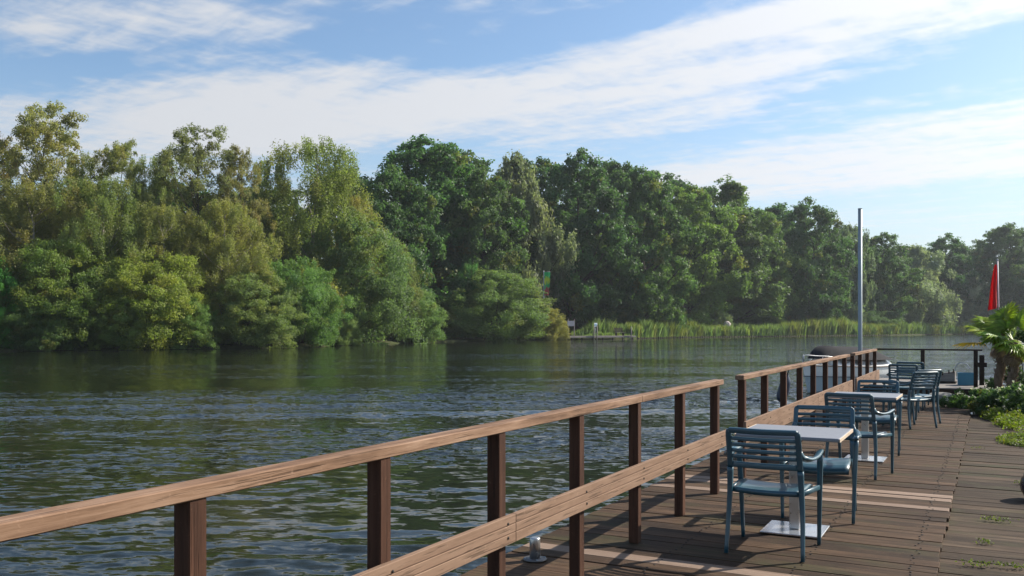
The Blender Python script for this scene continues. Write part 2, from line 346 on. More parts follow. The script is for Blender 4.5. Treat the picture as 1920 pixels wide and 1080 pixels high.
# ------------------------------------------------------------------ the river: a rippled sheet
def water():
    rng = np.random.default_rng(11)
    nr, nc = 720, 420
    r = np.concatenate([[.05, 1.5], np.exp(np.linspace(math.log(3.0), math.log(420), nr-2))])
    th = np.linspace(R(-82), R(82), nc)                              # about the camera's heading
    Rr, Th = np.meshgrid(r, th, indexing='ij')
    fx, fy = Rr*np.sin(Th), Rr*np.cos(Th)                            # right / forward
    X, Y = fx*CS-fy*SN, fx*SN+fy*CS
    cell = np.gradient(r)[:, None]*np.ones_like(X)
    # distance to the far bank
    d = np.full(X.shape, 1e9)
    for i in range(len(bl)-1):
        a, b = bl[i], bl[i+1]; ab = b-a; t = np.clip(((X-a[0])*ab[0]+(Y-a[1])*ab[1])/(ab@ab), 0, 1)
        d = np.minimum(d, np.hypot(X-a[0]-t*ab[0], Y-a[1]-t*ab[1]))
    def patch(lx, ly, n=10):
        z = np.zeros_like(X)
        for _ in range(n):
            kx, ky = rng.normal(0, 1/lx), rng.normal(0, 1/ly); z += np.sin(2*math.pi*(kx*fx+ky*fy)+rng.uniform(0, 6.28))
        return z/math.sqrt(n)
    lee = np.clip((d-4)/np.where(fx > 5, 16, 26), 0, 1); lee = lee*lee*(3-2*lee)
    gust = np.clip(.72+.40*patch(55, 13)+.25*patch(18, 5), .18, 1.6)
    lft = np.clip((-fx/np.maximum(fy, 1)-.0)/.5, 0, 1)               # the left reach lies more in the lee of the wood
    amp = (.10+.90*lee)*gust*(1-.40*lft*np.clip((Rr-22)/20, 0, 1))
    Z = np.zeros_like(X)
    for i in range(110):
        lam = math.exp(rng.uniform(math.log(.14), math.log(.95)))
        ang = rng.normal(R(8), R(38)); k = 2*math.pi/lam
        s = .040*lam**.95/math.sqrt(110)*.95
        w = np.clip((lam/cell-2.6)/3.0, 0, 1)
        ph = k*(fx*math.sin(ang)+fy*math.cos(ang))+rng.uniform(0, 6.28)+1.2*np.sin(2*math.pi*(fx*rng.normal(0, .05)+fy*rng.normal(0, .05)))
        Z += w*s*amp*(np.sin(ph)+.25*np.sin(2*ph+.6))
    # the wash of a passed boat: three long low swells
    for f0, sl_, a in ((19.8, -.115, .07), (22.4, -.12, .085), (25.2, -.125, .07), (16.9, -.08, .03)):
        c = fy-(f0+sl_*-1*(fx+10)*1.0); env = np.exp(-((fx+2)/26)**2)
        Z += a*env*np.exp(-(c/.75)**2)*np.cos(c*1.9)
    co = np.stack([X.ravel(), Y.ravel(), Z.ravel()+WZ], 1)
    i, k = np.meshgrid(np.arange(nr-1), np.arange(nc-1), indexing='ij'); b = (i*nc+k).ravel()
    q = np.stack([b, b+1, b+nc+1, b+nc], 1)[:, ::-1]
    rip = (amp*np.clip(.36+Rr/36, .3, .85)*(1+1.1*np.clip((fx/np.maximum(fy, 1)+.05)/.3, 0, 1)*np.clip((Rr-14)/26, 0, 1))).ravel()
    tag(link(bpy.data.objects.new('river_water', npmesh('river_water', co, q, M_WATER, smooth=True, attr=('ripple', rip)))), kind='structure')
water()

# ------------------------------------------------------------------ near bank on the right, under the path
def near_bank():
    xs = [-.55, -.15, .05, .6, 2, 5, 12, 30, 120]; ys = list(np.arange(-20, 26.1, 2.0))
    rng = random.Random(3); mb = MB(); vs = []
    for y in ys:
        for j, x in enumerate(xs):
            z = [-1.4, -.6, -.13, -.12, -.08, 0, .05, .1, .2][j]+(rng.uniform(-.03, .03) if j > 3 else 0)
            if y > 21: z = min(z, -.1-(y-21)*.12)
            vs.append((x, y, z))
    n = len(xs)
    mb.add(vs, [(i*n+k, i*n+k+1, (i+1)*n+k+1, (i+1)*n+k) for i in range(len(ys)-1) for k in range(n-1)], True)
    tag(mb.build('near_bank_ground', M_GROUND), kind='structure')
near_bank()

# ------------------------------------------------------------------ boardwalk: two runs of cross planks
DX0, DX1 = -2.86, -.285
def boardwalk():
    rng = random.Random(7)
    mb = MB()
    for x in (-2.7, -1.9, -1.05, -.45): mb.box(x-.05, x+.05, 1.6, 20.35, -.26, -.034)
    deck = tag(mb.build('boardwalk', M_DARK), kind='structure')
    me = MB().box(DX0, DX1, -.0732, .0732, -.03, 0, .0025).mesh('plank', M_DECK)
    men = MB().box(DX0, DX1, -.0732, .0732, -.03, 0, .0025).mesh('plank_new', M_NEW)
    y = 2.0; p = .149
    while y < 20.36:
        new = any(abs(y-c) < .0745 for c in (5.52, 8.2, 8.66, 8.80)) 
        dz = rng.uniform(-.004, .003)+(.004 if new else 0)
        inst('plank', men if new else me, deck, (rng.uniform(-.012, .012), y, dz), (rng.uniform(-.0015, .0015), 0, rng.uniform(-.002, .002)))
        y += p
    sc = MB()
    for x in (-.43, -1.06, -1.88):
        y = 2.0
        while y < 20.36:
            for d in (-.038, .036):
                cx, cy = x+rng.uniform(-.02, .02), y+d+rng.uniform(-.006, .006); r_ = rng.uniform(.006, .010)
                sc.lathe([(r_, 0), (r_*.8, .0035)], 6, False, (cx, cy, .0015))
            y += p
    tag(sc.build('screw_head', M_SCREW, deck), kind='stuff')
    fb = MB().box(DX0-.03, DX0-.004, 1.6, 20.35, -.30, -.02).build('edge_board', M_DARK, deck)
    for yy in range(2, 20, 3):
        MB().tube([(DX0+.14, yy, -2.2), (DX0+.14, yy, -.27)], .085, 10).build('pile', M_DARK, deck)
    # path deck on the right, a little lower
    mb = MB()
    for x in (-.2, .5, 1.3, 1.9): mb.box(x-.04, x+.04, 1.6, 18.0, -.118, -.072)
    deck2 = tag(mb.build('path_deck', M_DARK), kind='structure')
    me2 = MB().box(-.33, 2.0, -.0940, .0940, -.068, -.038, .0025).mesh('path_plank', M_DECK2)
    y = 2.0
    while y < 18.0:
        inst('plank', me2, deck2, (rng.uniform(0, .006), y, rng.uniform(-.004, .003)), (rng.uniform(-.0015, .0015), 0, rng.uniform(-.0015, .0015))); y += .191
boardwalk()

# ------------------------------------------------------------------ railings
PX0, PX1 = -2.238, -2.168
def railing(label, ys, y0, y1, bz, grooves, by0, by1, joints=(), rail_seg=()):
    t = empty('timber_railing', (-2.2, ys[0], 0)); rng = random.Random(int(ys[0]*10))
    for y in ys:
        MB().box(-.035, .035, -.036, .036, 0, .983, .004).build('post', M_POST, t, (0, y-ys[0], .001)).rotation_euler = (0, 0, rng.uniform(-.03, .03))
    segs = [y0]+list(rail_seg)+[y1]
    for a, b in zip(segs, segs[1:]):
        MB().box(-.045, .042, a+.0004, b-.0004, 0, .047, .004).build('top_rail', M_RAIL, t, (0, -ys[0], .984)).rotation_euler = (0, 0, 0)
    bolt = MB().lathe([(.0075, 0), (.0075, .003), (.004, .005)], 8, False).mesh('bolt', M_SCREW)
    for y in ys:
        for k in (.25, .75): inst('bolt', bolt, t, (.0655, y-ys[0]+rng.uniform(-.004, .004), bz[0]+(bz[1]-bz[0])*k), (0, R(90), 0))
    segs = [by0]+list(joints)+[by1]
    for a, b in zip(segs, segs[1:]):
        z0, z1 = bz; h = (z1-z0)
        if grooves:
            mb = MB()                                                # one board with two routed grooves
            g = .004; e = [0, h*.36, h*.68, h]
            for i in range(3): mb.box(0, .028, a+.0015, b-.0015, e[i]+(g/2 if i else 0), e[i+1]-(g/2 if i < 2 else 0), .002)
            mb.box(.001, .023, a+.003, b-.003, .004, h-.004)
            mb.build('lower_board', M_BOARD, t, (.037, -ys[0], z0))
        else:
            MB().box(0, .028, a+.0015, b-.0015, 0, h, .003).build('lower_board', M_BOARD, t, (.037, -ys[0], z0))
    return tag(t, label, 'railing', 'timber railings along the boardwalk')
railing('nearest brown timber railing with a grooved lower board, running out of the left edge', [-.02, .99, 2.0, 2.98, 3.97, 4.97, 5.98, 7.02, 8.06], -1.0, 8.22, (.42, .562), True, -1.0, 8.36, (.5, 4.06), (.2, 6.02))
railing('middle timber railing with eight posts beside the two nearer tables', [9.08, 10.11, 11.15, 12.2, 13.23, 14.3, 15.3, 16.34], 8.98, 16.75, (.35, .57), False, 8.98, 16.9, (13.3,), (13.25,))
railing('short far timber railing with four posts ending at the raised platform', [17.38, 18.46, 19.62, 20.98], 17.43, 21.1, (.35, .57), False, 17.45, 21.3)

# ------------------------------------------------------------------ raised platform beyond the boardwalk, its railing and what stands there
PZ = .25
mb = MB().box(-2.4, .02, 20.45, 23.9, PZ-.05, PZ, .004)
plat = tag(mb.build('raised_platform', M_GREY), kind='structure')
MB().box(-2.4, .02, 20.40, 20.447, -.02, PZ-.012, .003).build('fascia_board', M_DARK, plat)
for x in (-2.2, -1.2, -.15):
    for y in (20.7, 23.6): MB().tube([(x, y, -2), (x, y, PZ-.055)], .09, 10).build('pile', M_DARK, plat)
t = empty('platform_railing', (-1.2, 21.14, PZ))
for x in (-1.255, -.245): MB().box(-.04, .04, -.04, .04, 0, .755, .004).build('post', M_DARK, t, (x+1.2, 0, .001))
MB().box(-.98, 1.08, -.05, .05, .757, .79, .005).build('top_rail', M_DARK, t)  # dark timber tone carries the shade on this side of the railing
tag(t, 'shade-dark railing with two posts across the end of the raised platform', 'railing')

def crate():
    t = empty('plastic_crate', (-.43, 21.75, PZ+.001), R(4))
    for a in ((-.17, -.155, -.13, .13), (.155, .17, -.13, .13)): MB().box(a[0], a[1], a[2], a[3], 0, .27, .004).build('side_panel', M_BLUE, t)
    for a in ((-.1545, .1545, -.13, -.115), (-.1545, .1545, .115, .13)): MB().box(a[0], a[1], a[2], a[3], 0, .265, .004).build('end_panel', M_BLUE, t)
    MB().box(-.154, .154, -.1145, .1145, .005, .02).build('floor', M_BLUE, t)
    tag(t, 'blue plastic crate on the raised platform beside the railing post', 'crate')
crate()
def trough():
    t = empty('wooden_pegged_frame', (-.86, 22.3, PZ+.001), R(-3))
    MB().box(-.30, .22, -.16, .16, 0, .05, .005).build('base_board', M_DARK, t)
    mb = MB(); mb.add([(-.26, -.13, .05), (.2, -.13, .05), (.2, .13, .05), (-.26, .13, .05), (-.02, -.10, .23), (.2, -.10, .27), (.2, .10, .27), (-.02, .10, .23)],
        [(0, 3, 2, 1), (4, 5, 6, 7), (0, 1, 5, 4), (1, 2, 6, 5), (2, 3, 7, 6), (3, 0, 4, 7)]); mb.build('sloping_board', M_GREY, t)
    for x, z in ((-.24, .06), (-.16, .12), (-.05, .2), (.08, .245), (.17, .265)): MB().tube([(x, -.12, z-.02), (x, -.12, z+.06)], .014, 6).build('peg', M_DARK, t)
    tag(t, 'low grey wooden frame with pegs beside the blue crate', 'frame')
trough()
MB().tube(spline([(-.17, 0, .001), (-.17, 0, .30), (-.08, 0, .42), (.05, 0, .40), (.13, 0, .30)], 6), .012, 6).build('curved_pipe', M_GALV, None, (-.52, 23.3, PZ+.001))
tag(bpy.data.objects['curved_pipe'], 'thin curved pipe rising behind the blue crate', 'pipe')
t = empty('mooring_post', at(1841, 19.4, -.2))
MB().box(-.05, .05, -.05, .05, 0, 1.10, .008).build('post', M_DARK, t); MB().box(-.10, .10, -.052, .052, .84, .94, .008).build('crossbar', M_DARK, t, (0, 0, 0)).scale = (1, 1.04, 1)
tag(t, 'dark square mooring post with a crossbar left of the palm trunks', 'post')
for i, (u, D, s) in enumerate(((1795, 18.55, .16), (1764, 18.7, .2))):
    bm = bmesh.new(); bmesh.ops.create_icosphere(bm, subdivisions=2, radius=s); rg = random.Random(i)
    for v in bm.verts: v.co = Vector((v.co.x*1.5, v.co.y*.9, v.co.z*.55))*(1+rg.uniform(-.12, .12))
    me = bpy.data.meshes.new('stone'); bm.to_mesh(me); bm.free(); me.materials.append(M_ROCK)
    tag(inst('stone', me, None, at(u, D-.6, .085)), ('flat grey stone at the foot of the raised platform nearest the shrubs', 'flat grey stone at the foot of the raised platform behind the chairs')[i], 'stone', 'stones below the platform')

# ------------------------------------------------------------------ tall steel pole, bollard, fender
t = empty('mooring_pole', (-2.62, 22.0, -2.0))
MB().tube([(0, 0, 0), (0, 0, 6.22)], .046, 16).build('pole', M_GALV, t)
MB().tube([(0, 0, 6.22), (0, 0, 6.235)], .049, 16).build('cap', M_BLACK, t)
tag(t, 'tall bare grey steel pole rising from the water behind the far railing', 'pole')
def bollard():
    t = empty('mooring_bollard', (*gp(1003, 1050)[:2], .0045))
    MB().lathe([(.076, 0), (.078, .003), (.074, .008), (.03, .012)], 28).build('flange', M_GUN, t)
    MB().lathe([(.035, .0125), (.035, .135), (.033, .141), (.02, .144)], 24).build('tube', M_STEEL, t)
    for k in range(4): MB().lathe([(.008, .0085), (.007, .014)], 6, False, (.065*math.cos(k*1.57+.7), .065*math.sin(k*1.57+.7), 0)).build('bolt', M_GALV, t)
    tag(t, 'short shiny steel bollard on the boardwalk edge behind the railing', 'bollard')
bollard()
t = empty('boat_fender', (-2.33, 11.62, .56))
MB().lathe([(.012, 0), (.05, .02), (.068, .07), (.07, .16), (.066, .26), (.045, .32), (.018, .345), (.016, .37)], 16).build('body', M_NAVY, t).rotation_euler = (0, R(14), 0)
MB().tube([(.085, 0, .355), (.10, 0, .40), (.098, 0, .425)], .006, 6).build('rope', M_DARK, t)
tag(t, 'navy blue fender hanging on the water side of the middle railing', 'fender')

# ------------------------------------------------------------------ boat with grey cover
def boat():
    p0 = gp(1514, 737, WZ); t = empty('covered_boat', (p0.x, p0.y, WZ), R(74)); Lb = 5.2
    ns, ntt = 26, 9
    def hb(s): return .98*(1-(1-min(1, s/.62))**2.1) if s < .62 else .98-.14*((s-.62)/.38)**2
    def sheer(s): return .86-.30*s+.16*s*s
    def rows(z0f, z1f, k0, k1):
        vs = []
        for i in range(ns):
            s = i/(ns-1)
            for j in range(ntt):
                q = j/(ntt-1); z = z0f(s)+(z1f(s)-z0f(s))*q
                w = hb(s)*(k0(s)+(k1(s)-k0(s))*q**.6); x = s*Lb+(.02-.36*(z/.9))*(1-s)**3
                vs.append((x, w, z))
        return vs
    def part(name, z0f, z1f, k0, k1, m):
        mb = MB(); a = rows(z0f, z1f, k0, k1); b = [(x, -y, z) for x, y, z in a]
        fs = [(i*ntt+j, (i+1)*ntt+j, (i+1)*ntt+j+1, i*ntt+j+1) for i in range(ns-1) for j in range(ntt-1)]
        mb.add(a, [f[::-1] for f in fs], True).add(b, fs, True)
        n = ns*ntt; e = (ns-1)*ntt
        mb.f += [(e+j, n+e+j, n+e+j+1, e+j+1) for j in range(ntt-1)]; mb.sm += [False]*(ntt-1)
        return mb.build(name, m, t)
    zm = lambda s: sheer(s)-.33
    part('lower_hull', lambda s: -.3, zm, lambda s: .45, lambda s: .90, M_HULL_SHADE)
    part('upper_hull', lambda s: zm(s)+.002, sheer, lambda s: .90, lambda s: 1.0, M_HULL)
    mb = MB(); a = [(i/(ns-1)*Lb+(.02-.36*(sheer(i/(ns-1))/.9))*(1-i/(ns-1))**3, hb(i/(ns-1))*.995, sheer(i/(ns-1))-.004) for i in range(ns)]
    mb.add(a+[(x, 0, z+.07) for x, y, z in a]+[(x, -y, z) for x, y, z in a], [(i, i+1, ns+i+1, ns+i) for i in range(ns-1)]+[(ns+i, ns+i+1, 2*ns+i+1, 2*ns+i) for i in range(ns-1)], True); mb.build('foredeck', M_HULL, t)
    for sg in (1, -1):
        MB().tube([(x, sg*(y/.995+.012), z) for x, y, z in a], .022, 6).build('rub_rail', M_GREY, t)
        MB().tube([(x+.02, sg*y*.905, z-.33) for x, y, z in a], .012, 6).build('knuckle_line', M_NAVY, t)
    # cabin trunk and fabric cover over the cockpit
    def shell(name, x0, x1, base, hfun, m, wk, thick=14):
        mb = MB(); vs = []; n = 15
        for i in range(n):
            s = i/(n-1); x = x0+(x1-x0)*s; S_ = x/Lb
            for j in range(thick):
                q = -1+2*j/(thick-1); h = hfun(s)
                vs.append((x, q*hb(S_)*wk, sheer(S_)+base+h*(1-abs(q)**3.2)))
        mb.add(vs, [(i*thick+j, (i+1)*thick+j, (i+1)*thick+j+1, i*thick+j+1) for i in range(n-1) for j in range(thick-1)], True)
        mb.f += [tuple(range(thick)), tuple(reversed([(n-1)*thick+j for j in range(thick)]))]; mb.sm += [False, False]
        return mb.build(name, m, t)
    shell('cabin', 1.0, 4.8, .0, lambda s: .26, M_HULL, .80)
    shell('canvas_cover', .45, 4.9, .20, lambda s: .02+.40*min(1, (s/.12))**.7*(1-max(0, (s-.62)/.38)**2.0*.97), M_TARP, .86)
    for sg in (1, -1):
        for k in range(3):
            x = 1.3+k*.75; y = sg*(hb(x/Lb)*.80+.004); z = sheer(x/Lb)
            MB().box(x, x+.5, y-.006, y+.006, z+.05, z+.15, .004).build('window', M_NAVY, t)
        MB().tube(spline([(-.22, 0, sheer(0)+.02), (-.24, 0, sheer(0)+.28), (.1, sg*.2, sheer(0)+.27), (.75, sg*.52, sheer(.15)+.25), (.8, sg*.54, sheer(.15)+.01)], 5), .014, 6).build('bow_rail', M_STEEL, t)
        MB().tube([(.35, sg*.32, sheer(.07)+.27), (.35, sg*.30, sheer(.07)+.01)], .011, 6).build('rail_stanchion', M_STEEL, t)
    MB().lathe([(.03, 0), (.028, .10), (.05, .11), (.05, .13)], 10, True, (.18, 0, sheer(.04)+.05)).build('bow_cleat', M_GALV, t)
    tag(t, 'white motorboat under a grey canvas cover, moored beyond the railing', 'boat')
boat()

# ------------------------------------------------------------------ tables and chairs
def table_proto():
    t = empty('cafe_table')
    MB().box(-.36, .36, -.36, .36, .711, .737, .006).build('tabletop', M_TOP, t)
    for a in ((-.3645, -.3605, -.362, .362), (.3605, .3645, -.362, .362)): MB().box(a[0], a[1], a[2], a[3], .7105, .7365, .001).build('edge_band', M_EDGE, t)
    MB().box(-.20, .20, -.20, .20, .695, .7105).build('top_bracket', M_BLACK, t)
    MB().box(-.0375, .0375, -.0375, .0375, .0125, .6945, .006).build('column', M_STEEL, t)
    MB().box(-.215, .215, -.215, .215, 0, .012, .003).build('base_plate', M_PLATE, t)
    return t
def chair_proto():
    t = empty('armchair')
    # seat: dished, rounded front, thick rim
    mb = MB(); n = 13; vs = []
    for lay in (0, 1):
        for j in range(n):
            for i in range(n):
                a, b = -1+2*i/(n-1), -1+2*j/(n-1)
                x = .228*a*(1-.06*max(0, -b)); y = -.215+.225*(b+1)
                z = .438-.018*(1-a*a)*(1-.5*b*b)-.035*max(0, b-.62)**2/.14
                vs.append((x, y, z if lay == 0 else z-(.022 if max(abs(a), abs(b)) < .95 else .034)))
    fs = []; m_ = n*n
    for j in range(n-1):
        for i in range(n-1):
            k = j*n+i; fs += [(k, k+1, k+n+1, k+n), (m_+k, m_+k+n, m_+k+n+1, m_+k+1)]
    rim = [i for i in range(n)]+[j*n+n-1 for j in range(1, n)]+[(n-1)*n+i for i in range(n-2, -1, -1)]+[j*n for j in range(n-2, 0, -1)]
    fs += [(rim[k], m_+rim[k], m_+rim[(k+1) % len(rim)], rim[(k+1) % len(rim)]) for k in range(len(rim))]
    mb.add(vs, fs, True).build('seat', M_CHAIR, t)
    for s in (-1, 1):
        MB().sweep(spline([(s*.248, -.275, 0), (s*.240, -.235, .25), (s*.232, -.228, .44), (s*.228, -.243, .575)], 5), [(.0125+.008*k/15, .014+.006*k/15) for k in range(16)], 10, side=(1, 0, 0)).build('leg', M_CHAIR, t)
        MB().sweep(spline([(s*.262, .262, 0), (s*.268, .245, .25), (s*.272, .232, .42), (s*.278, .205, .632)], 5), [(.0125+.008*k/15, .014+.007*k/15) for k in range(16)], 10, side=(1, 0, 0)).build('leg', M_CHAIR, t)
        MB().sweep(spline([(s*.226, -.262, .70), (s*.245, -.235, .662), (s*.272, -.16, .642), (s*.286, 0, .641), (s*.284, .14, .652), (s*.278, .215, .655), (s*.276, .235, .642)], 5), [(.016, .017)]*6+[(.024, .0115)]*20+[(.022, .011)]*5, 10, side=(1, 0, 0)).build('armrest', M_CHAIR, t)
        MB().sweep([(s*.226, -.20, .418), (s*.252, .02, .414), (s*.269, .232, .405)], [(.012, .018)]*3, 8, side=(1, 0, 0)).build('seat_rail', M_CHAIR, t)
    def yb(z): return -.243-.075*((z-.575)/.255)**1.1 if z > .575 else -.243
    path = [(-.226, yb(.577), .577), (-.225, yb(.68), .68), (-.223, yb(.803), .803), (-.215, yb(.826), .826), (-.192, yb(.830)-.003, .830), (0, yb(.83)-.03, .830), (.192, yb(.830)-.003, .830), (.215, yb(.826), .826), (.223, yb(.803), .803), (.225, yb(.68), .68), (.226, yb(.577), .577)]
    back = MB().sweep(spline(path, 5), [(.014, .019)]*51, 10, side=(0, 1, 0)).build('backrest', M_CHAIR, t)
    def slat(z, h):
        P = [(x, yb(z)-.030*(1-(x/.222)**2), z) for x in np.linspace(-.217, .217, 11)]
        return MB().sweep(P, [(.0085, h)]*11, 8, side=(0, 1, 0)).build('slat', M_CHAIR, back)
    for k in range(4): slat(.654+.0405*k, .0128)
    slat(.598, .020)
    return t
def copy_tree(o, parent=None):
    c = o.copy(); COL.objects.link(c); c.parent = parent
    for ch in [x for x in bpy.data.objects if x.parent == o]: copy_tree(ch, c)
    return c
tp, cp = table_proto(), chair_proto()
for k, (x, y, a, lab) in enumerate(((-1.275, 6.89, .5, 'nearest square grey cafe table on a steel pedestal'), (-1.25, 10.95, -.5, 'second square grey cafe table, farther along the boardwalk'))):
    o = tp if k == 0 else copy_tree(tp); o.location = (x, y, .0045); o.rotation_euler = (0, 0, R(a)); tag(o, lab, 'table', 'cafe tables on the boardwalk')
CH = [(-1.305, 6.245, 0, 'nearest teal armchair, its slatted back turned to the camera'),
      (-1.20, 7.56, 184, 'teal armchair facing the camera on the far side of the nearest table'),
      (-1.185, 9.80, -10, 'teal armchair with its back to the camera before the second table'),
      (-1.205, 11.66, 182, 'teal armchair facing the camera behind the second table'),
      (-1.06, 14.78, 48, 'teal armchair turned sideways, nearer of the pair on the open deck'),
      (-1.04, 15.50, 46, 'teal armchair turned sideways, farther of the pair on the open deck'),
      (-1.33, 17.55, -2, 'teal armchair by the far railing, nearer of the last two'),
      (-1.30, 18.75, -2, 'teal armchair farthest along the boardwalk before the raised platform')]
for k, (x, y, a, lab) in enumerate(CH):
    o = cp if k == 0 else copy_tree(cp); o.location = (x, y, .0045); o.rotation_euler = (0, 0, R(a)); tag(o, lab, 'chair', 'teal armchairs on the boardwalk')

# ------------------------------------------------------------------ foliage generators
def leaves(rng, P, Nrm, ln, wd, spread, droop=0.0):
    n = len(P)
    nn = Nrm+rng.normal(0, spread, (n, 3)); nn /= np.linalg.norm(nn, axis=1)[:, None]
    tt = rng.normal(0, 1, (n, 3)); tt[:, 2] -= droop; tt -= nn*(tt*nn).sum(1)[:, None]; tt /= np.linalg.norm(tt, axis=1)[:, None]
    bb = np.cross(nn, tt); l = (ln*rng.uniform(.65, 1.3, n))[:, None]*.5; w = (wd*rng.uniform(.7, 1.25, n))[:, None]*.5
    co = np.stack([P-tt*l, P+bb*w-tt*l*.1, P+tt*l, P-bb*w-tt*l*.1], 1).reshape(-1, 3)
    return co, np.arange(4*n).reshape(-1, 4)
def crown_mesh(name, seed, H, Wd, base, nclump, nleaf, ln, wd, rc, prof, lobes=.25, flat=.75, droop=0.0, hang=0.0, shell=.55, yellow=.0, spread=.9, m=None, lean=0.0):
    rng = np.random.default_rng(seed)
    lt, lp = rng.uniform(0, 6.28, 9), rng.uniform(0, 6.28, 9)
    C = []; k = 0
    while len(C) < nclump:
        t = rng.uniform(0, 1); a = rng.uniform(0, 2*math.pi)
        rr = prof(t)*(1+lobes*(math.sin(3*a+lt[0]+5*t)+.7*math.sin(5*a+lt[1]-9*t)+.6*math.sin(2*a+lt[2]+13*t))/1.6)
        if rng.uniform() > min(1, rr+.12): continue
        q = rng.uniform()**.42
        C.append((q*rr*Wd/2*math.cos(a)+lean*t*Wd, q*rr*Wd/2*math.sin(a), base+(H-base)*t, q))
    C = np.array(C); ctr = C[:, :3]
    rad = rc*rng.uniform(.55, 1.35, nclump)*(1.15-.35*(ctr[:, 2]-base)/(H-base))
    wgt = rad**2; ids = rng.choice(nclump, nleaf, p=wgt/wgt.sum())
    nsub = 9; sd0 = rng.normal(0, 1, (nclump, nsub, 3)); sd0 /= np.linalg.norm(sd0, axis=2)[..., None]; sd0 *= rng.uniform(.25, 1.0, (nclump, nsub, 1))
    srad = rng.uniform(.28, .62, (nclump, nsub)); sid = rng.integers(0, nsub, nleaf)
    d = rng.normal(0, 1, (nleaf, 3)); d /= np.linalg.norm(d, axis=1)[:, None]
    q = rng.uniform(shell, 1.0, nleaf)+np.abs(rng.normal(0, .16, nleaf))
    off = (sd0[ids, sid]+d*(q*srad[ids, sid])[:, None])*rad[ids][:, None]; off[:, 2] *= flat
    d = d*.6+sd0[ids, sid]*.6
    if hang: off[:, 2] -= hang*rng.uniform(0, 1, nleaf)**1.5*rad[ids]; off[:, :2] *= .8
    P = ctr[ids]+off; P[:, 2] = np.maximum(P[:, 2], .02)
    out = ctr-np.array([0, 0, base+(H-base)*.45]); out /= np.linalg.norm(out, axis=1)[:, None]+1e-6
    nn = d*.75+out[ids]*.35+np.array([0, 0, .3])
    co, q = leaves(rng, P, nn, ln, wd, spread, droop)
    cr = rng.uniform(0, 1, nclump); yl = (rng.uniform(0, 1, nclump) < yellow)*rng.uniform(.15, .6, nclump)
    ti = np.stack([rng.uniform(0, 1, nleaf)*.45+cr[ids]*.55, np.clip(cr[ids][::-1]*.0+rng.beta(1.2, 3, nclump)[ids], 0, 1), yl[ids]*rng.uniform(.3, 1, nleaf)], 1)
    return npmesh(name, co, q, m or M_LEAF, np.repeat(ti, 4, 0)), ctr, rad
def trunk_mesh(name, seed, H, ctr, base, m, r0, nl, top=.8, stems=1, sway=.03):
    rng = random.Random(seed); mb = MB()
    for s_ in range(stems):
        a = rng.uniform(0, 6.28); sp = (0 if stems == 1 else .10*H)
        P = [(math.cos(a)*sp*(k/6)**1.2*.9+rng.uniform(-sway, sway)*H*(k > 0)+math.cos(a)*.25*(stems > 1), math.sin(a)*sp*(k/6)**1.2*.9+rng.uniform(-sway, sway)*H*(k > 0)+math.sin(a)*.25*(stems > 1), -.3+(H*top+.3)*k/6) for k in range(7)]
        P = spline(P, 3); n = len(P); q = r0/(stems**.5)
        mb.tube(P, [q*(1.35 if k == 0 else 1)*(1-.85*k/(n-1)) for k in range(n)], 9)
        order = list(range(len(ctr))); rng.shuffle(order)
        for i in order[:nl//stems]:
            e = Vector(ctr[i]); z0 = max(base*.7, e.z-abs(Vector((e.x, e.y)).length)*.7-.6)
            j = min(range(n), key=lambda k: abs(P[k].z-z0)); s0 = P[j]; mid = (s0+e)/2+Vector((0, 0, -.06*(e-s0).length))+Vector([rng.uniform(-.3, .3) for _ in range(3)])
            rr = q*(1-.85*j/(n-1))*.45
            mb.tube(spline([s0, mid, e], 4), [rr*(1-.82*k/8) for k in range(9)], 5, False)
    return mb.mesh(name, m)
def dome(t): return (1-t**2.6)**.5*(.80+.2*min(1, t*3))
def oakp(t): return max(.05, math.sin(math.pi*min(1, (t*.86+.14)))**.55)
def ovp(t): return max(.22, math.sin(math.pi*(t*.80+.14))**.6)
def conep(t): return .12+.88*(1-t)**.85*min(1, .55+t*3)
PROTO = {}
def proto(key, H, Wd, base, kw, tr):
    c, ctr, rad = crown_mesh('crown_'+key, hash_(key), H, Wd, base, **kw)
    PROTO[key] = (H, Wd, c, trunk_mesh('trunk_'+key, hash_(key)+1, H, ctr, base, **tr))
def hash_(k): return sum((i+3)*ord(ch) for i, ch in enumerate(k)) % 9973
for k in 'abc':
    proto('bush_'+k, 8.5, 10, .3, dict(nclump=230, nleaf=105000, ln=.18, wd=.08, rc=.80, prof=dome, lobes=.18, flat=.85, shell=.45, yellow=.10), dict(m=M_BARK, r0=.22, nl=24, top=.6, stems=4))
for k in 'ab':
    proto('sparse_'+k, 20, 10.5, 5.5, dict(nclump=230, nleaf=70000, ln=.18, wd=.11, rc=.85, prof=ovp, lobes=.34, flat=.8, shell=.25, yellow=.15), dict(m=M_BARK, r0=.26, nl=60, top=.93))
    proto('birch_'+k, 18, 10, 2.5, dict(nclump=190, nleaf=80000, ln=.18, wd=.10, rc=.95, prof=ovp, lobes=.38, flat=.9, hang=1.5, droop=1.2, shell=.3, yellow=.2), dict(m=M_BIRCH, r0=.25, nl=50, top=.9))
for k in 'abc':
    proto('oak_'+k, 25, 17, 2.5, dict(nclump=340, nleaf=84000, ln=.42, wd=.26, rc=1.35, prof=oakp, lobes=.3, flat=.72, shell=.5, yellow=.06), dict(m=M_BARK, r0=.5, nl=50, top=.8))
proto('spire', 25, 12, 3, dict(nclump=220, nleaf=52000, ln=.40, wd=.23, rc=1.2, prof=conep, lobes=.35, flat=.7, shell=.4, yellow=.1), dict(m=M_BARK, r0=.35, nl=50, top=.95))
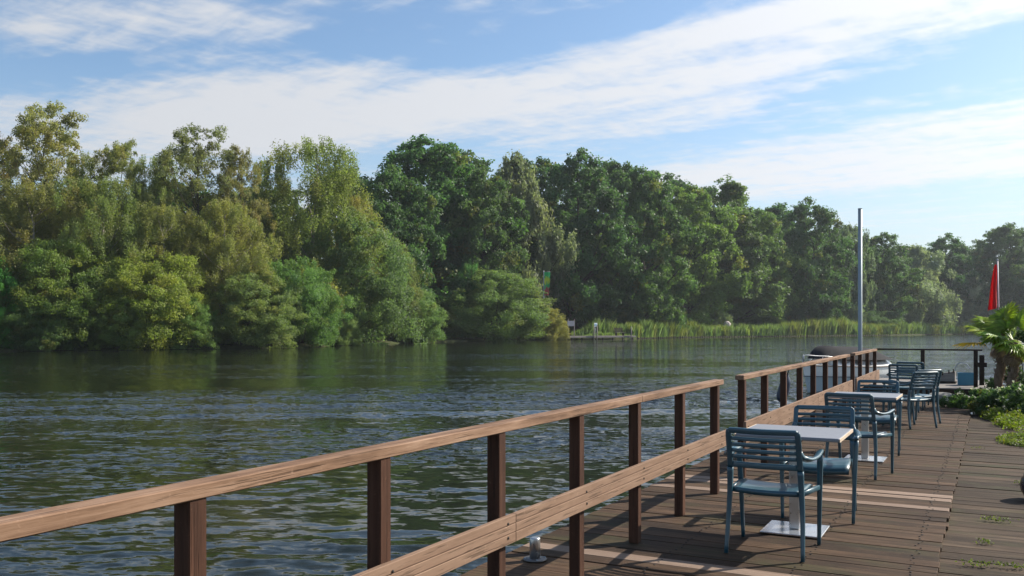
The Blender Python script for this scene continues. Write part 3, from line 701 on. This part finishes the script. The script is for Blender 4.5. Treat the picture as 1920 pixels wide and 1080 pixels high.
for k in 'ab':
    proto('willow_'+k, 14, 12, .6, dict(nclump=140, nleaf=55000, ln=.42, wd=.17, rc=1.25, prof=dome, lobes=.35, flat=1.0, hang=.7, droop=.8, shell=.4), dict(m=M_BARK, r0=.35, nl=30, top=.75, stems=3))

rngt = random.Random(21)
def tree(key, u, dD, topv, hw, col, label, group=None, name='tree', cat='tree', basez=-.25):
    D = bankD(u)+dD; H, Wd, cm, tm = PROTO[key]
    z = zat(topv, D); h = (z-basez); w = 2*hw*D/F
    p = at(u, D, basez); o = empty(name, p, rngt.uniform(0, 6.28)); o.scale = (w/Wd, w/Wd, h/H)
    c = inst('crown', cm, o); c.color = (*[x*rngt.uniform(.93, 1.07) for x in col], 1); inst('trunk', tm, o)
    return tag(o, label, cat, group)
OLIVE = (.105, .098, .032); BROWN = (.135, .098, .040); GRN = (.052, .078, .022); DKG = (.036, .062, .021); YEL = (.115, .118, .026); GRYW = (.088, .105, .050); BRI = (.045, .125, .022); PALE = (.125, .128, .085)
SH = dict(name='shrub', cat='shrub')
# back row, left to right
gB = 'tall trees of the far bank'
tree('sparse_b', -30, 13, 250, 80, BROWN, 'brown-tinged open tree cut by the left edge of the picture', gB)
tree('sparse_a', 95, 12, 198, 105, (.125, .108, .04), 'tallest open-crowned olive tree, leftmost to rise clear of the rest', gB)
tree('birch_a', 60, 6, 345, 105, OLIVE, 'olive birch below the tallest tree near the left edge', gB)
tree('sparse_b', 228, 14, 268, 60, (.12, .105, .038), 'slim brownish tree between the tallest tree and the airy alder', gB)
tree('birch_b', 190, 6, 330, 95, (.095, .092, .03), 'rounded olive birch under the slim brownish tree', gB)
tree('sparse_a', 362, 12, 243, 95, (.088, .092, .036), 'airy alder with sky showing through its top, left of the middle birches', gB)
tree('birch_a', 305, 6, 385, 85, (.115, .098, .036), 'brown-olive birch in front of the airy alder', gB)
tree('sparse_b', 448, 10, 285, 55, (.11, .10, .036), 'slender olive tree right of the airy alder', gB)
tree('birch_b', 425, 5, 375, 85, (.125, .118, .036), 'sunny yellow-olive birch standing behind the grey-green shrub', gB)
tree('birch_b', 150, 16, 285, 68, (.112, .102, .036), 'soft olive tree filling the gap right of the tallest open-crowned tree', gB)
tree('birch_a', 292, 17, 292, 62, (.105, .10, .034), 'dull olive tree filling the gap left of the airy alder', gB)
tree('birch_b', 505, 17, 305, 58, (.092, .096, .034), 'olive-green tree between the slender olive tree and the big birch', gB)
tree('birch_a', 590, 12, 264, 112, (.105, .105, .032), 'big weeping olive birch left of the dark oak', gB)
tree('birch_b', 672, 6, 365, 50, (.14, .125, .042), 'small golden-olive birch at the right foot of the big birch', gB)
tree('oak_a', 800, 22, 264, 135, DKG, 'tallest dark green oak, round-topped, left of the picture centre', gB)
tree('oak_b', 735, 14, 320, 85, (.042, .064, .022), 'dark oak between the big birch and the tallest oak', gB)
tree('willow_a', 968, 14, 305, 88, (.098, .098, .055), 'greyish-olive leaning willow above the round waterside shrub', gB)
tree('oak_c', 905, 12, 318, 80, (.046, .068, .024), 'green oak wedged between the tallest oak and the greyish willow', gB)
tree('oak_b', 1085, 14, 290, 100, DKG, 'broad dark oak right of the banner', gB)
tree('oak_a', 1205, 12, 318, 88, (.045, .074, .024), 'dense green oak with a rounded top right of the broad dark oak', gB)
tree('oak_c', 1290, 15, 348, 88, (.072, .098, .026), 'yellow-green sunlit oak with a pale trunk above the reeds', gB)
tree('spire', 1372, 16, 340, 85, (.058, .076, .026), 'pointed tree with several spiky tops right of the sunlit oak', gB)
tree('oak_a', 1425, 13, 395, 60, (.060, .085, .027), 'bushy yellowish-green tree below the spiky tops', gB)
tree('oak_b', 1518, 12, 378, 72, DKG, 'dark round-topped oak left of the steel pole', gB)
tree('willow_b', 1592, 14, 415, 48, (.075, .09, .048), 'grey-green tree just left of the steel pole', gB)
tree('oak_c', 1655, 16, 438, 60, (.045, .066, .026), 'low dark tree just right of the steel pole', gB)
tree('willow_a', 1722, 15, 468, 62, PALE, 'silvery grey willow right of the steel pole', gB)
tree('oak_b', 1775, 22, 443, 62, DKG, 'dark tree rising behind the silvery willow', gB)
tree('willow_b', 1805, 15, 505, 55, PALE, 'lower silvery willow left of the red flag', gB)
tree('oak_a', 1890, 12, 422, 72, (.042, .066, .026), 'dark tree behind the red flag near the right edge', gB)
tree('oak_c', 1990, 10, 415, 85, DKG, 'dark tree cut by the right edge of the picture', gB)
# second line that fills the wood
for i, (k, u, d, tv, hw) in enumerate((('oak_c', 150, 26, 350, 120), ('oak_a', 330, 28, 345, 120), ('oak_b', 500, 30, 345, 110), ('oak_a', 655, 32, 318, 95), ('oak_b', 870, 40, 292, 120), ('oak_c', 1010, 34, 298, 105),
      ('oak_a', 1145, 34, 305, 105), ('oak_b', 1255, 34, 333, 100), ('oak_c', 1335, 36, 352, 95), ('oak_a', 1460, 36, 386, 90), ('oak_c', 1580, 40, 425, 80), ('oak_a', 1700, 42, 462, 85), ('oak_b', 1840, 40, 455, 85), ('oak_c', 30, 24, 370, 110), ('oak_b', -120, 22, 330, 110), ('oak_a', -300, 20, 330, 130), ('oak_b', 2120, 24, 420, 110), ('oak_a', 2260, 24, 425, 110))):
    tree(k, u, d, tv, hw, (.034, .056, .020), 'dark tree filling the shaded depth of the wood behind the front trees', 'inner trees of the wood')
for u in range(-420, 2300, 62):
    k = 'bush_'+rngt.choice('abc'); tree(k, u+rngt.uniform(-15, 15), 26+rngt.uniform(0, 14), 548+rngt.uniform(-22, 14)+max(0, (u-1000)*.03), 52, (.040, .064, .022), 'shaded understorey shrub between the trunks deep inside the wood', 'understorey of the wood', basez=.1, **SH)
# waterside shrubs
gS = 'waterside shrubs of the far bank'
sh = [('bush_b', -22, 1.5, 475, 62, BRI, 'bright green shrub cut by the left edge at the water'),
      ('bush_a', 110, 3, 455, 115, (.078, .094, .022), 'broad dark-green shrub beside the bright one at the left edge'),
      ('bush_c', 85, 1.0, 560, 70, (.052, .078, .022), 'low shaded shrub hanging over the water near the left edge'),
      ('bush_b', 285, 3, 470, 120, YEL, 'wide yellowish shrub with golden patches on the left bank'),
      ('bush_a', 235, .8, 560, 62, (.098, .112, .026), 'low yellow-green shrub in front of the wide yellowish one'),
      ('bush_c', 345, .8, 555, 60, (.088, .110, .03), 'low rounded shrub between the yellowish and the grey-green shrubs'),
      ('bush_a', 478, 1.2, 515, 98, (.098, .116, .038), 'dense grey-green rounded shrub leaning over the water'),
      ('bush_b', 560, 3, 485, 88, (.070, .105, .032), 'green shrub sloping down right of the dense grey-green one'),
      ('bush_c', 632, 1.0, 580, 46, (.092, .115, .036), 'small grey-green shrub low at the water below the big willow shrub'),
      ('bush_c', 655, 5, 405, 125, (.068, .098, .034), 'tallest shrub, a big dark green willow mound left of centre'),
      ('bush_a', 735, 3, 455, 58, (.095, .10, .034), 'brownish-topped shrub on the right shoulder of the big willow mound'),
      ('bush_b', 770, .8, 540, 64, (.090, .110, .038), 'grey-green shrub at the water left of the round waterside shrub'),
      ('bush_a', 930, 1.2, 512, 112, (.082, .094, .036), 'round olive waterside shrub right of centre'),
      ('bush_c', 1022, .6, 575, 45, (.125, .115, .03), 'small yellow-leaved shrub at the end of the jetty'),
      ('bush_b', 880, 8, 490, 36, (.058, .110, .040), 'fresh green young tree peeping above the round waterside shrub'),
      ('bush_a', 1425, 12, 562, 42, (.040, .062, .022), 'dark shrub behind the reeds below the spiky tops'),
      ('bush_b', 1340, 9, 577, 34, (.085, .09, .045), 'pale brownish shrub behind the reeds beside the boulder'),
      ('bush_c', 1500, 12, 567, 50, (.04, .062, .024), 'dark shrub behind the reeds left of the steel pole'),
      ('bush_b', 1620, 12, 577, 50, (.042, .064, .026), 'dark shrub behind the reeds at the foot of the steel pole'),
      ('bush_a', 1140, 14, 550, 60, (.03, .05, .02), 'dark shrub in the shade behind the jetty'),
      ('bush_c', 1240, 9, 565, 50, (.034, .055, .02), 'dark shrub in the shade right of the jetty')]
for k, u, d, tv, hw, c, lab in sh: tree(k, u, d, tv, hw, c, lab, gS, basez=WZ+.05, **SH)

# ------------------------------------------------------------------ reeds along the far bank and its timber edging
def reeds():
    rng = np.random.default_rng(4); n = 36000
    u = rng.uniform(1072, 1900, n); dd = rng.uniform(.3, 6.5, n)
    D = np.interp(u, [b[0] for b in BANK], [b[1] for b in BANK])+dd
    x, y = at(0, 1)[0:2]
    r = (u-960)/F*D; X, Y = -SN*D+CS*r, CS*D+SN*r
    kn = np.arange(1060, 1920, 5.0); hgt = (1.25+1.3*rng.uniform(0, 1, n)**1.5+np.interp(u+2.5*dd, kn, rng.normal(.1, .42, len(kn)))+np.interp(u, kn[::7], rng.normal(0, .35, len(kn[::7])))+.06*dd)*np.clip((u-1072)/40, .5, 1)*1.0
    hgt *= np.where((u < 1190) & (dd < 3), .35, 1)
    z0 = np.full(n, WZ+.1); w = rng.uniform(.05, .12, n)
    a = rng.uniform(0, 6.28, n); ln = rng.normal(0, .18, (n, 2))*hgt[:, None]
    P0 = np.stack([X, Y, z0], 1); P1 = P0+np.stack([ln[:, 0]*.4, ln[:, 1]*.4, hgt*.6], 1); P2 = P0+np.stack([ln[:, 0], ln[:, 1], hgt], 1)
    sd_ = np.stack([np.cos(a), np.sin(a), np.zeros(n)], 1)*w[:, None]
    co = np.stack([P0-sd_*.6, P0+sd_*.6, P1+sd_, P2, P1-sd_], 1).reshape(-1, 3)
    q = np.arange(5*n).reshape(-1, 5)
    tan = np.clip(np.interp(u+4*dd, kn[::2], rng.uniform(-.5, .9, len(kn[::2])))+(u > 1480)*.3, 0, .95)
    ti = np.stack([rng.uniform(0, 1, n), np.clip(tan+rng.normal(0, .1, n), 0, 1), np.clip(tan-.35, 0, 1)*.7], 1); ti = np.repeat(ti, 5, 0).reshape(n, 5, 3)
    ti[:, 3, 1] = np.clip(ti[:, 3, 1]+.3, 0, 1)
    o = link(bpy.data.objects.new('reed_bed', npmesh('reed_bed', co, q, M_REED, ti.reshape(-1, 3)))); o.color = (.098, .122, .038, 1)
    tag(o, 'tall green and tan reeds along the far bank', 'reeds', kind='stuff')
    mb = MB(); rr = random.Random(2)
    for uu in np.arange(1195, 1830, 3.4):
        p = at(uu+rr.uniform(-.6, .6), bankD(uu)-.5); h = WZ+.22+rr.uniform(-.05, .1)
        mb.tube([(p.x, p.y, WZ-.5), (p.x, p.y, h)], .11, 6)
    tag(mb.build('bank_edging', M_DARK), kind='structure')
reeds()

# ------------------------------------------------------------------ far jetty with bench, sign, posts; banner; boulder
def jetty():
    D = 139.0; u0, u1 = 1058, 1190; ctr_ = at((u0+u1)/2, D, 0); rz = YAW+R(32)
    t = empty('far_jetty', (ctr_.x, ctr_.y, WZ), rz); hw = (u1-u0)/2*D/F/math.cos(R(32))
    px = lambda u: (u-(u0+u1)/2)*D/F/math.cos(R(32))
    for k in range(9): 
        MB().box(-hw, hw, -1.0+k*.235, -1.0+k*.235+.215, .50, .56, .01).build('plank', M_GREY, t)
    MB().box(-hw, hw, -1.07, -1.01, .28, .54, .01).build('fascia_board', M_GREY, t)
    for k in range(7): MB().tube([(-hw+.5+k*(2*hw-1)/6, -.8, -1.5), (-hw+.5+k*(2*hw-1)/6, -.8, .49)], .13, 8).build('pile', M_DARK, t)
    tag(t, 'low grey wooden jetty on the far bank at the end of the shrubs', 'jetty')
    for u, h, lab in ((1103.5, 2.2, 'pale mooring post of the jetty, left of the close pair'), (1109.5, 2.1, 'pale mooring post of the jetty, right of the close pair'), (1178.5, 1.95, 'pale mooring post at the right end of the jetty')):
        o = empty('jetty_post', t.matrix_basis @ Vector((px(u), -1.22, -.8)), rz)
        MB().tube([(0, 0, 0), (0, 0, h+.8)], .09, 10).build('post', M_GREY, o); MB().lathe([(.10, h+.8), (.07, h+.85), (.02, h+.88)], 10).build('cap', M_GREY, o)
        tag(o, lab, 'post', 'jetty posts')
    b = empty('jetty_bench', t.matrix_basis @ Vector((px(1169), .45, .561)), rz)
    for k in range(4): MB().box(-.85, .85, .28+.03*k, .32+.03*k, .58+.17*k, .72+.17*k, .01).build('back_slat', M_DARK, b)
    for k in range(3): MB().box(-.85, .85, -.24+k*.17, -.09+k*.17, .44, .48, .01).build('seat_slat', M_GREY, b)
    for x in (-.7, .7): MB().box(x-.04, x+.04, -.2, .26, 0, .439, .01).build('leg', M_DARK, b); MB().box(x-.04, x+.04, .262, .279, .3, 1.2).build('back_support', M_DARK, b)
    tag(b, 'brown wooden bench on the right end of the jetty', 'bench')
    s = empty('notice_board', t.matrix_basis @ Vector((px(1074), .7, .561)), rz)
    for x in (-.55, .55): MB().box(x-.07, x+.07, -.06, .06, 0, 2.6, .01).build('post', M_GREY, s)
    MB().box(-.85, .475, -.05, .05, 1.5, 2.3, .01).build('panel', plain('panel_grey', (.16, .17, .21), .5), s, (0, -.115, 0))
    tag(s, 'grey notice board on posts at the left end of the jetty', 'notice board')
    s = empty('round_sign', t.matrix_basis @ Vector((px(1127.5), 1.5, .2)), rz)
    MB().tube([(0, 0, 0), (0, 0, 2.0)], .05, 8).build('post', M_GALV, s)
    MB().box(-.32, .32, -.03, .03, 1.75, 2.35, .02).build('panel', plain('sign_white', (.62, .70, .72), .5), s, (0, -.085, 0)); 
    MB().box(-.2, .2, -.012, .012, 1.9, 2.2, .005).build('blue_panel', M_SIGN, s, (0, -.13, 0))
    tag(s, 'small white and blue sign among the reeds behind the jetty', 'sign')
jetty()
def banner():
    D = 135.5; p = at(1019.5, D, -.4); t = empty('banner_flag', p, YAW)
    top = zat(509, D)+.4
    MB().tube([(0, 0, 0), (0, 0, top+.15)], .06, 8).build('pole', M_GALV, t)
    def b(g, o):
        v = g.n('ShaderNodeTexCoord').outputs['Generated']; sp = g.n('ShaderNodeSeparateXYZ', {0: v})
        n = g.noise(v, 3.5, 3, .5)
        f = g.math('ADD', sp.outputs[2], g.math('MULTIPLY', g.math('SUBTRACT', n, .5), .45))
        c = g.ramp(f, [(.0, (.35, .04, .05)), (.30, (.40, .05, .06)), (.34, (.05, .33, .12)), (.50, (.06, .38, .10)), (.53, (.50, .55, .03)), (.74, (.45, .52, .03)), (.78, (.03, .40, .10)), (1, (.02, .42, .12))])
        g.bsdf(o, color=c, rough=.8)
    m = mat('banner_cloth', b); mb = MB(); n, k = 12, 7; vs = []
    for i in range(n):
        for j in range(k):
            z = top-.1-3.5*i/(n-1); x = .08+(.92-.3*(i/(n-1))**2)*j/(k-1); vs.append((x, .12*math.sin(j*1.3+i*.5)*(j/(k-1)), z))
    fs = [(i*k+j, i*k+j+1, (i+1)*k+j+1, (i+1)*k+j) for i in range(n-1) for j in range(k-1)]
    mb.add(vs, fs, True).add([(x, y+.01, z) for x, y, z in vs], [f[::-1] for f in fs], True).build('cloth', m, t)
    MB().tube([(0, 0, top-.06), (1.0, 0, top-.06)], .025, 6).build('top_arm', M_GALV, t)
    tag(t, 'vertical green, yellow and red banner on a pole above the shrubs', 'flag')
banner()
bm = bmesh.new(); bmesh.ops.create_icosphere(bm, subdivisions=3, radius=1.0); rg = random.Random(4)
for v in bm.verts: v.co = Vector((v.co.x*.85, v.co.y*.8, v.co.z*1.05))*(1+rg.uniform(-.04, .04))
me = bpy.data.meshes.new('boulder'); bm.to_mesh(me); bm.free(); me.materials.append(M_PALE)
tag(inst('boulder', me, None, at(1363, 172.5, zat(612, 172.5))), 'pale rounded boulder standing out of the reeds', 'boulder')

# ------------------------------------------------------------------ right-hand planting: palms, shrubs, ground cover, flag, pot, weeds
def palm(u, D, bz, tz, fr, label, seed, scl=1.0):
    rng = random.Random(seed); p = at(u, D, bz); t = empty('fan_palm', p); h = tz-bz
    mb = MB(); n = 26; pts = [(.03*math.sin(k*.5), .02*math.cos(k*.4), h*k/n) for k in range(n+1)]
    mb.tube(pts, [.066+.016*(k % 2)+.011*rng.uniform(-1, 1)+.016*(k/n) for k in range(n+1)], 10)
    tr = mb.build('trunk', M_FIBRE, t)
    st = MB()
    for k in range(90):                                              # old leaf bases and fibres standing off the trunk
        a = rng.uniform(0, 6.28); z = rng.uniform(.1, h); r0 = .066; r1 = rng.uniform(.09, .14)
        st.tube([(r0*math.cos(a), r0*math.sin(a), z), (r1*math.cos(a), r1*math.sin(a), z+rng.uniform(-.14, .12))], [.014, .004], 4, False)
    st.build('leaf_base', M_FIBRE, tr)['kind'] = 'stuff'
    # one pleated fan leaf, petiole along +x
    rg = np.random.default_rng(seed); co = []; q = []; ti = []
    ns = 22
    for k in range(ns):
        a = (k/(ns-1)-.5)*R(235); ln = .40*(1-.25*abs(k/(ns-1)-.5)*2)*rg.uniform(.92, 1.05); da = R(235)/(ns-1)*.52
        o_ = np.array([.36, 0, .0]); d0 = np.array([math.cos(a), math.sin(a), 0]); sdv = np.array([-math.sin(a), math.cos(a), 0])
        mid = o_+d0*ln*.6; tip = o_+d0*ln+np.array([0, 0, -.10*rg.uniform(.4, 1.6)]); zf = .016
        b = len(co); w = ln*.6*math.tan(da)
        co += [o_, mid+sdv*w+[0, 0, -zf], mid+[0, 0, zf], mid-sdv*w+[0, 0, -zf], tip]; q += [(b, b+3, b+2), (b, b+2, b+1), (b+3, b+4, b+2), (b+2, b+4, b+1)]
        v = rg.uniform(0, 1); ti += [(v, .2, 0), (v, .3, 0), (v, .3, 0), (v, .3, 0), (v, .7, .25)]
    for s in range(6):
        x0, x1 = .36*s/6, .36*(s+1)/6; b = len(co); co += [np.array(c_) for c_ in ((x0, -.009, 0), (x1, -.009, 0), (x1, .009, 0), (x0, .009, 0))]; q += [(b, b+1, b+2), (b, b+2, b+3)]; ti += [(.6, .5, .2)]*4
    me = npmesh('frond', np.array(co), np.array(q), M_PALM, np.array(ti))
    for k in range(fr):
        el = R(-38+118*((k*.618) % 1)); az = k*2.4+rng.uniform(-.2, .2)
        o = inst('frond', me, t, (0, 0, h-.05+.1*math.sin(el)), (rng.uniform(-.3, .3), -el, az), [scl*rng.uniform(.85, 1.12)]*3)
        low = el < R(-22); o.color = (.24, .20, .03, 1) if low and k % 3 == 0 else (.105*rng.uniform(.8, 1.2), .140*rng.uniform(.85, 1.1), .012, 1)
    # a skirt of dead fronds
    for k in range(5):
        o = inst('dead_frond', me, t, (0, 0, h-.16), (rng.uniform(-.3, .3), R(62+rng.uniform(-8, 16)), k*1.26+rng.uniform(-.3, .3)), [.6*scl]*3); o.color = (.14, .085, .055, 1)
    tag(t, label, 'palm'); return t, me
pt, fme = palm(1875, 17.4, -.05, 1.38, 17, 'small fan palm with a fibrous trunk left of its twin', 3, .84)
palm(1899, 17.0, -.05, 1.26, 18, 'small fan palm nearest the right edge behind the shrubs', 8, .84)
o = inst('frond', fme, pt, (0, 0, 1.27), (0, R(3), math.atan2(-.25, -1)), [1.15, .62, .8]); o.color = (.36, .20, .008, 1)
tag(o, 'yellowed frond stretched out to the left')

def bush(name, seed, H, Wd, nl, ln, wd, col, loc, label, cat, yellow=.1, group=None, flowers=0, prof=dome, kind=None):
    me, ctr, rad = crown_mesh(name, seed, H, Wd, .02, nclump=46, nleaf=nl, ln=ln, wd=wd, rc=Wd*.11, prof=prof, lobes=.3, flat=.9, shell=.3, yellow=yellow)
    o = empty(name, loc); c = inst('foliage', me, o); c.color = (*col, 1)
    rg = np.random.default_rng(seed+9)
    mb = MB()
    for i in range(0, len(ctr), 3): mb.tube([(ctr[i][0]*.1, ctr[i][1]*.1, -.03), tuple(ctr[i]*.6), tuple(ctr[i])], [.012, .008, .004], 4, False)
    mb.build('stem', M_BARK, o)
    if flowers:
        ids = rg.choice(len(ctr), flowers); d = rg.normal(0, 1, (flowers, 3)); d[:, 2] = abs(d[:, 2]); d /= np.linalg.norm(d, axis=1)[:, None]
        P = ctr[ids]+d*rad[ids][:, None]*1.05
        P = np.repeat(P, 5, 0)+rg.normal(0, .012, (flowers*5, 3)); co, q = leaves(rg, P, np.tile([0, -.4, 1.0], (flowers*5, 1)), .035, .03, .5)
        f = inst('blossom', npmesh('blossom', co, q, M_LEAF, np.repeat(np.stack([rg.uniform(.3, 1, flowers*5), rg.uniform(0, .3, flowers*5), np.zeros(flowers*5)], 1), 4, 0)), o); f.color = (.30, .25, .22, 1); f['kind'] = 'stuff'
    return tag(o, label, cat, group)
gP = 'shrubs of the right-hand bed'
bush('garden_shrub', 31, .42, 1.2, 15000, .055, .026, (.036, .060, .02), at(1868, 15.9, -.06), 'dark green flowering shrub at the foot of the palms', 'shrub', .05, gP, 60)
bush('garden_shrub', 32, .34, 1.0, 12000, .05, .022, (.042, .072, .02), at(1826, 16.9, -.06), 'low fresh green shrub beside the end of the boardwalk', 'shrub', .05, gP, 25)
bush('garden_shrub', 33, .58, 1.3, 15000, .06, .026, (.040, .064, .022), at(1930, 15.2, -.06), 'tallest flowering shrub, cut by the right edge below the palm', 'shrub', .05, gP, 80)
bush('garden_shrub', 35, 1.5, 1.5, 12000, .07, .03, (.022, .036, .015), at(1925, 18.2, -.06), 'dark shrub behind the palms at the right edge', 'shrub', .05, gP)
def cover(name, pts, n, ln, wd, col, hgt, label, seed, cat='ground cover'):
    rng = np.random.default_rng(seed); P = []
    tri = np.array([[p.x, p.y] for p in pts]); 
    w = rng.dirichlet(np.ones(len(tri))*.75, n); xy = w@tri
    k = np.sin(xy[:, 0]*9+1)*np.sin(xy[:, 1]*6)+rng.normal(0, .35, n)
    keep = k > -.35; xy = xy[keep]; n = len(xy); z = -.03+hgt*rng.uniform(0, 1, n)**1.3*np.clip(.5+k[keep]*.6, .12, 1.3)
    co, q = leaves(rng, np.stack([xy[:, 0], xy[:, 1], z], 1), np.tile([0, 0, .8], (n, 1)), ln, wd, .6)
    cr = np.clip(.5+.5*np.sin(xy[:, 0]*7+2)*np.sin(xy[:, 1]*5+seed), 0, 1)
    o = link(bpy.data.objects.new(name, npmesh(name, co, q, M_LEAF, np.repeat(np.stack([rng.uniform(0, 1, n), cr*.8, (rng.uniform(0, 1, n) < .12)*.5], 1), 4, 0)))); o.color = (*col, 1)
    return tag(o, label, cat, kind='stuff')
cover('ground_cover', [gp(1826, 775), gp(1850, 772), gp(1868, 800), gp(1925, 800), gp(1960, 770), gp(1890, 765), gp(1920, 812)], 15000, .045, .028, (.066, .080, .010), .17, 'yellow-green ground cover spilling over the end of the path', 3)
cover('ground_cover', [gp(1862, 812), gp(1868, 828), gp(1900, 832), gp(1935, 838), gp(1940, 800), gp(1895, 818)], 6000, .035, .018, (.055, .065, .014), .05, 'straggly pale weeds creeping onto the path planks', 5)
for i, (u, v, w, n, lab) in enumerate(((1868, 977, 40, 200, 'small weed tuft growing in a path joint right of the new planks'), (1846, 1020, 26, 110, 'smallest weed tuft in a path joint, second from the bottom'), (1832, 1061, 40, 150, 'weed tuft at the bottom of the path, nearest the boardwalk seam'), (1893, 1064, 44, 180, 'weed tuft at the bottom right of the path'), (1912, 908, 16, 90, 'weed tuft beside the dark blue pot'), (1832, 842, 20, 60, 'tiny pale weed tuft on the path left of the creeping weeds'))):
    c = gp(u, v, -.032); D = (c.xy@np.array([[1, 0], [0, 1]])).dot(Vector((-SN, CS))) if False else F*(CAMH+.032)/(v-HY)
    rng = np.random.default_rng(70+i); wm = w*D/F; n = n//2
    P = np.stack([rng.normal(0, wm*.38, n), rng.normal(0, .018, n), rng.uniform(.002, .035, n)], 1); co, q = leaves(rng, P, np.tile([0, 0, .6], (n, 1)), .022, .011, .6)
    o = inst('weed_tuft', npmesh('weed_tuft', co, q, M_LEAF, np.repeat(np.stack([rng.uniform(0, 1, n), rng.uniform(0, .7, n), np.zeros(n)], 1), 4, 0)), None, (c.x, c.y, -.031)); o.color = (.050, .056, .014, 1)
    tag(o, lab, 'weed', 'weeds in the path joints')
t = empty('glazed_pot', (*at(1946, 8.05)[:2], -.036)); t.scale = (.85, .85, .8)
MB().lathe([(.09, 0), (.125, .03), (.160, .10), (.168, .16), (.155, .23), (.13, .265), (.135, .28), (.115, .282), (.10, .22), (.02, .2)], 28).build('pot', M_GLAZE, t)
MB().lathe([(.0985, .221), (.05, .235), (.01, .238)], 20).build('soil', M_GROUND, t)
tag(t, 'dark blue round pot cut by the right edge of the path', 'pot')
def redflag():
    D = 24.0; p = at(1873.5, D, -.4); t = empty('red_flag', p, YAW); top = zat(489, D)+.4
    MB().tube([(.045, 0, 0), (-.045, 0, top)], .016, 8).build('pole', plain('pink_white_pole', (.6, .5, .52), .4), t)
    MB().lathe([(.02, 0), (.026, .02), (.01, .05)], 8, True, (-.046, 0, top)).build('finial', M_GALV, t)
    mb = MB(); n, k = 16, 8; vs = []
    for i in range(n):
        s = i/(n-1); wd = .05+.24*s**.8
        for j in range(k):
            q_ = j/(k-1); vs.append((-.062+.05*s*.6-wd*q_-.02*s*q_, .05*math.sin(q_*9+s*2)*(.3+s), top-.10-1.15*s-.10*q_*s*(1 if s > .5 else 1)))
    fs = [(i*k+j, i*k+j+1, (i+1)*k+j+1, (i+1)*k+j) for i in range(n-1) for j in range(k-1)]
    mb.add(vs, fs, True).add([(x, y+.006, z) for x, y, z in vs], [f[::-1] for f in fs], True).build('cloth', M_RED, t)
    tag(t, 'limp red flag on a slim pole behind the palms', 'flag')
redflag()

# ------------------------------------------------------------------ thin summer haze over the river
hm = bpy.data.materials.new('haze'); hm.use_nodes = True; ht = hm.node_tree; ht.nodes.clear()
ho = ht.nodes.new('ShaderNodeOutputMaterial'); hv = ht.nodes.new('ShaderNodeVolumePrincipled'); ht.links.new(hv.outputs[0], ho.inputs['Volume'])
hv.inputs['Color'].default_value = (.86, .93, 1, 1); hv.inputs['Density'].default_value = .0002; hv.inputs['Anisotropy'].default_value = .3
tag(MB().box(-1500, 1500, -1500, 1500, -3.5, 40).build('haze', hm), 'thin pale haze over the river', 'haze', kind='stuff')
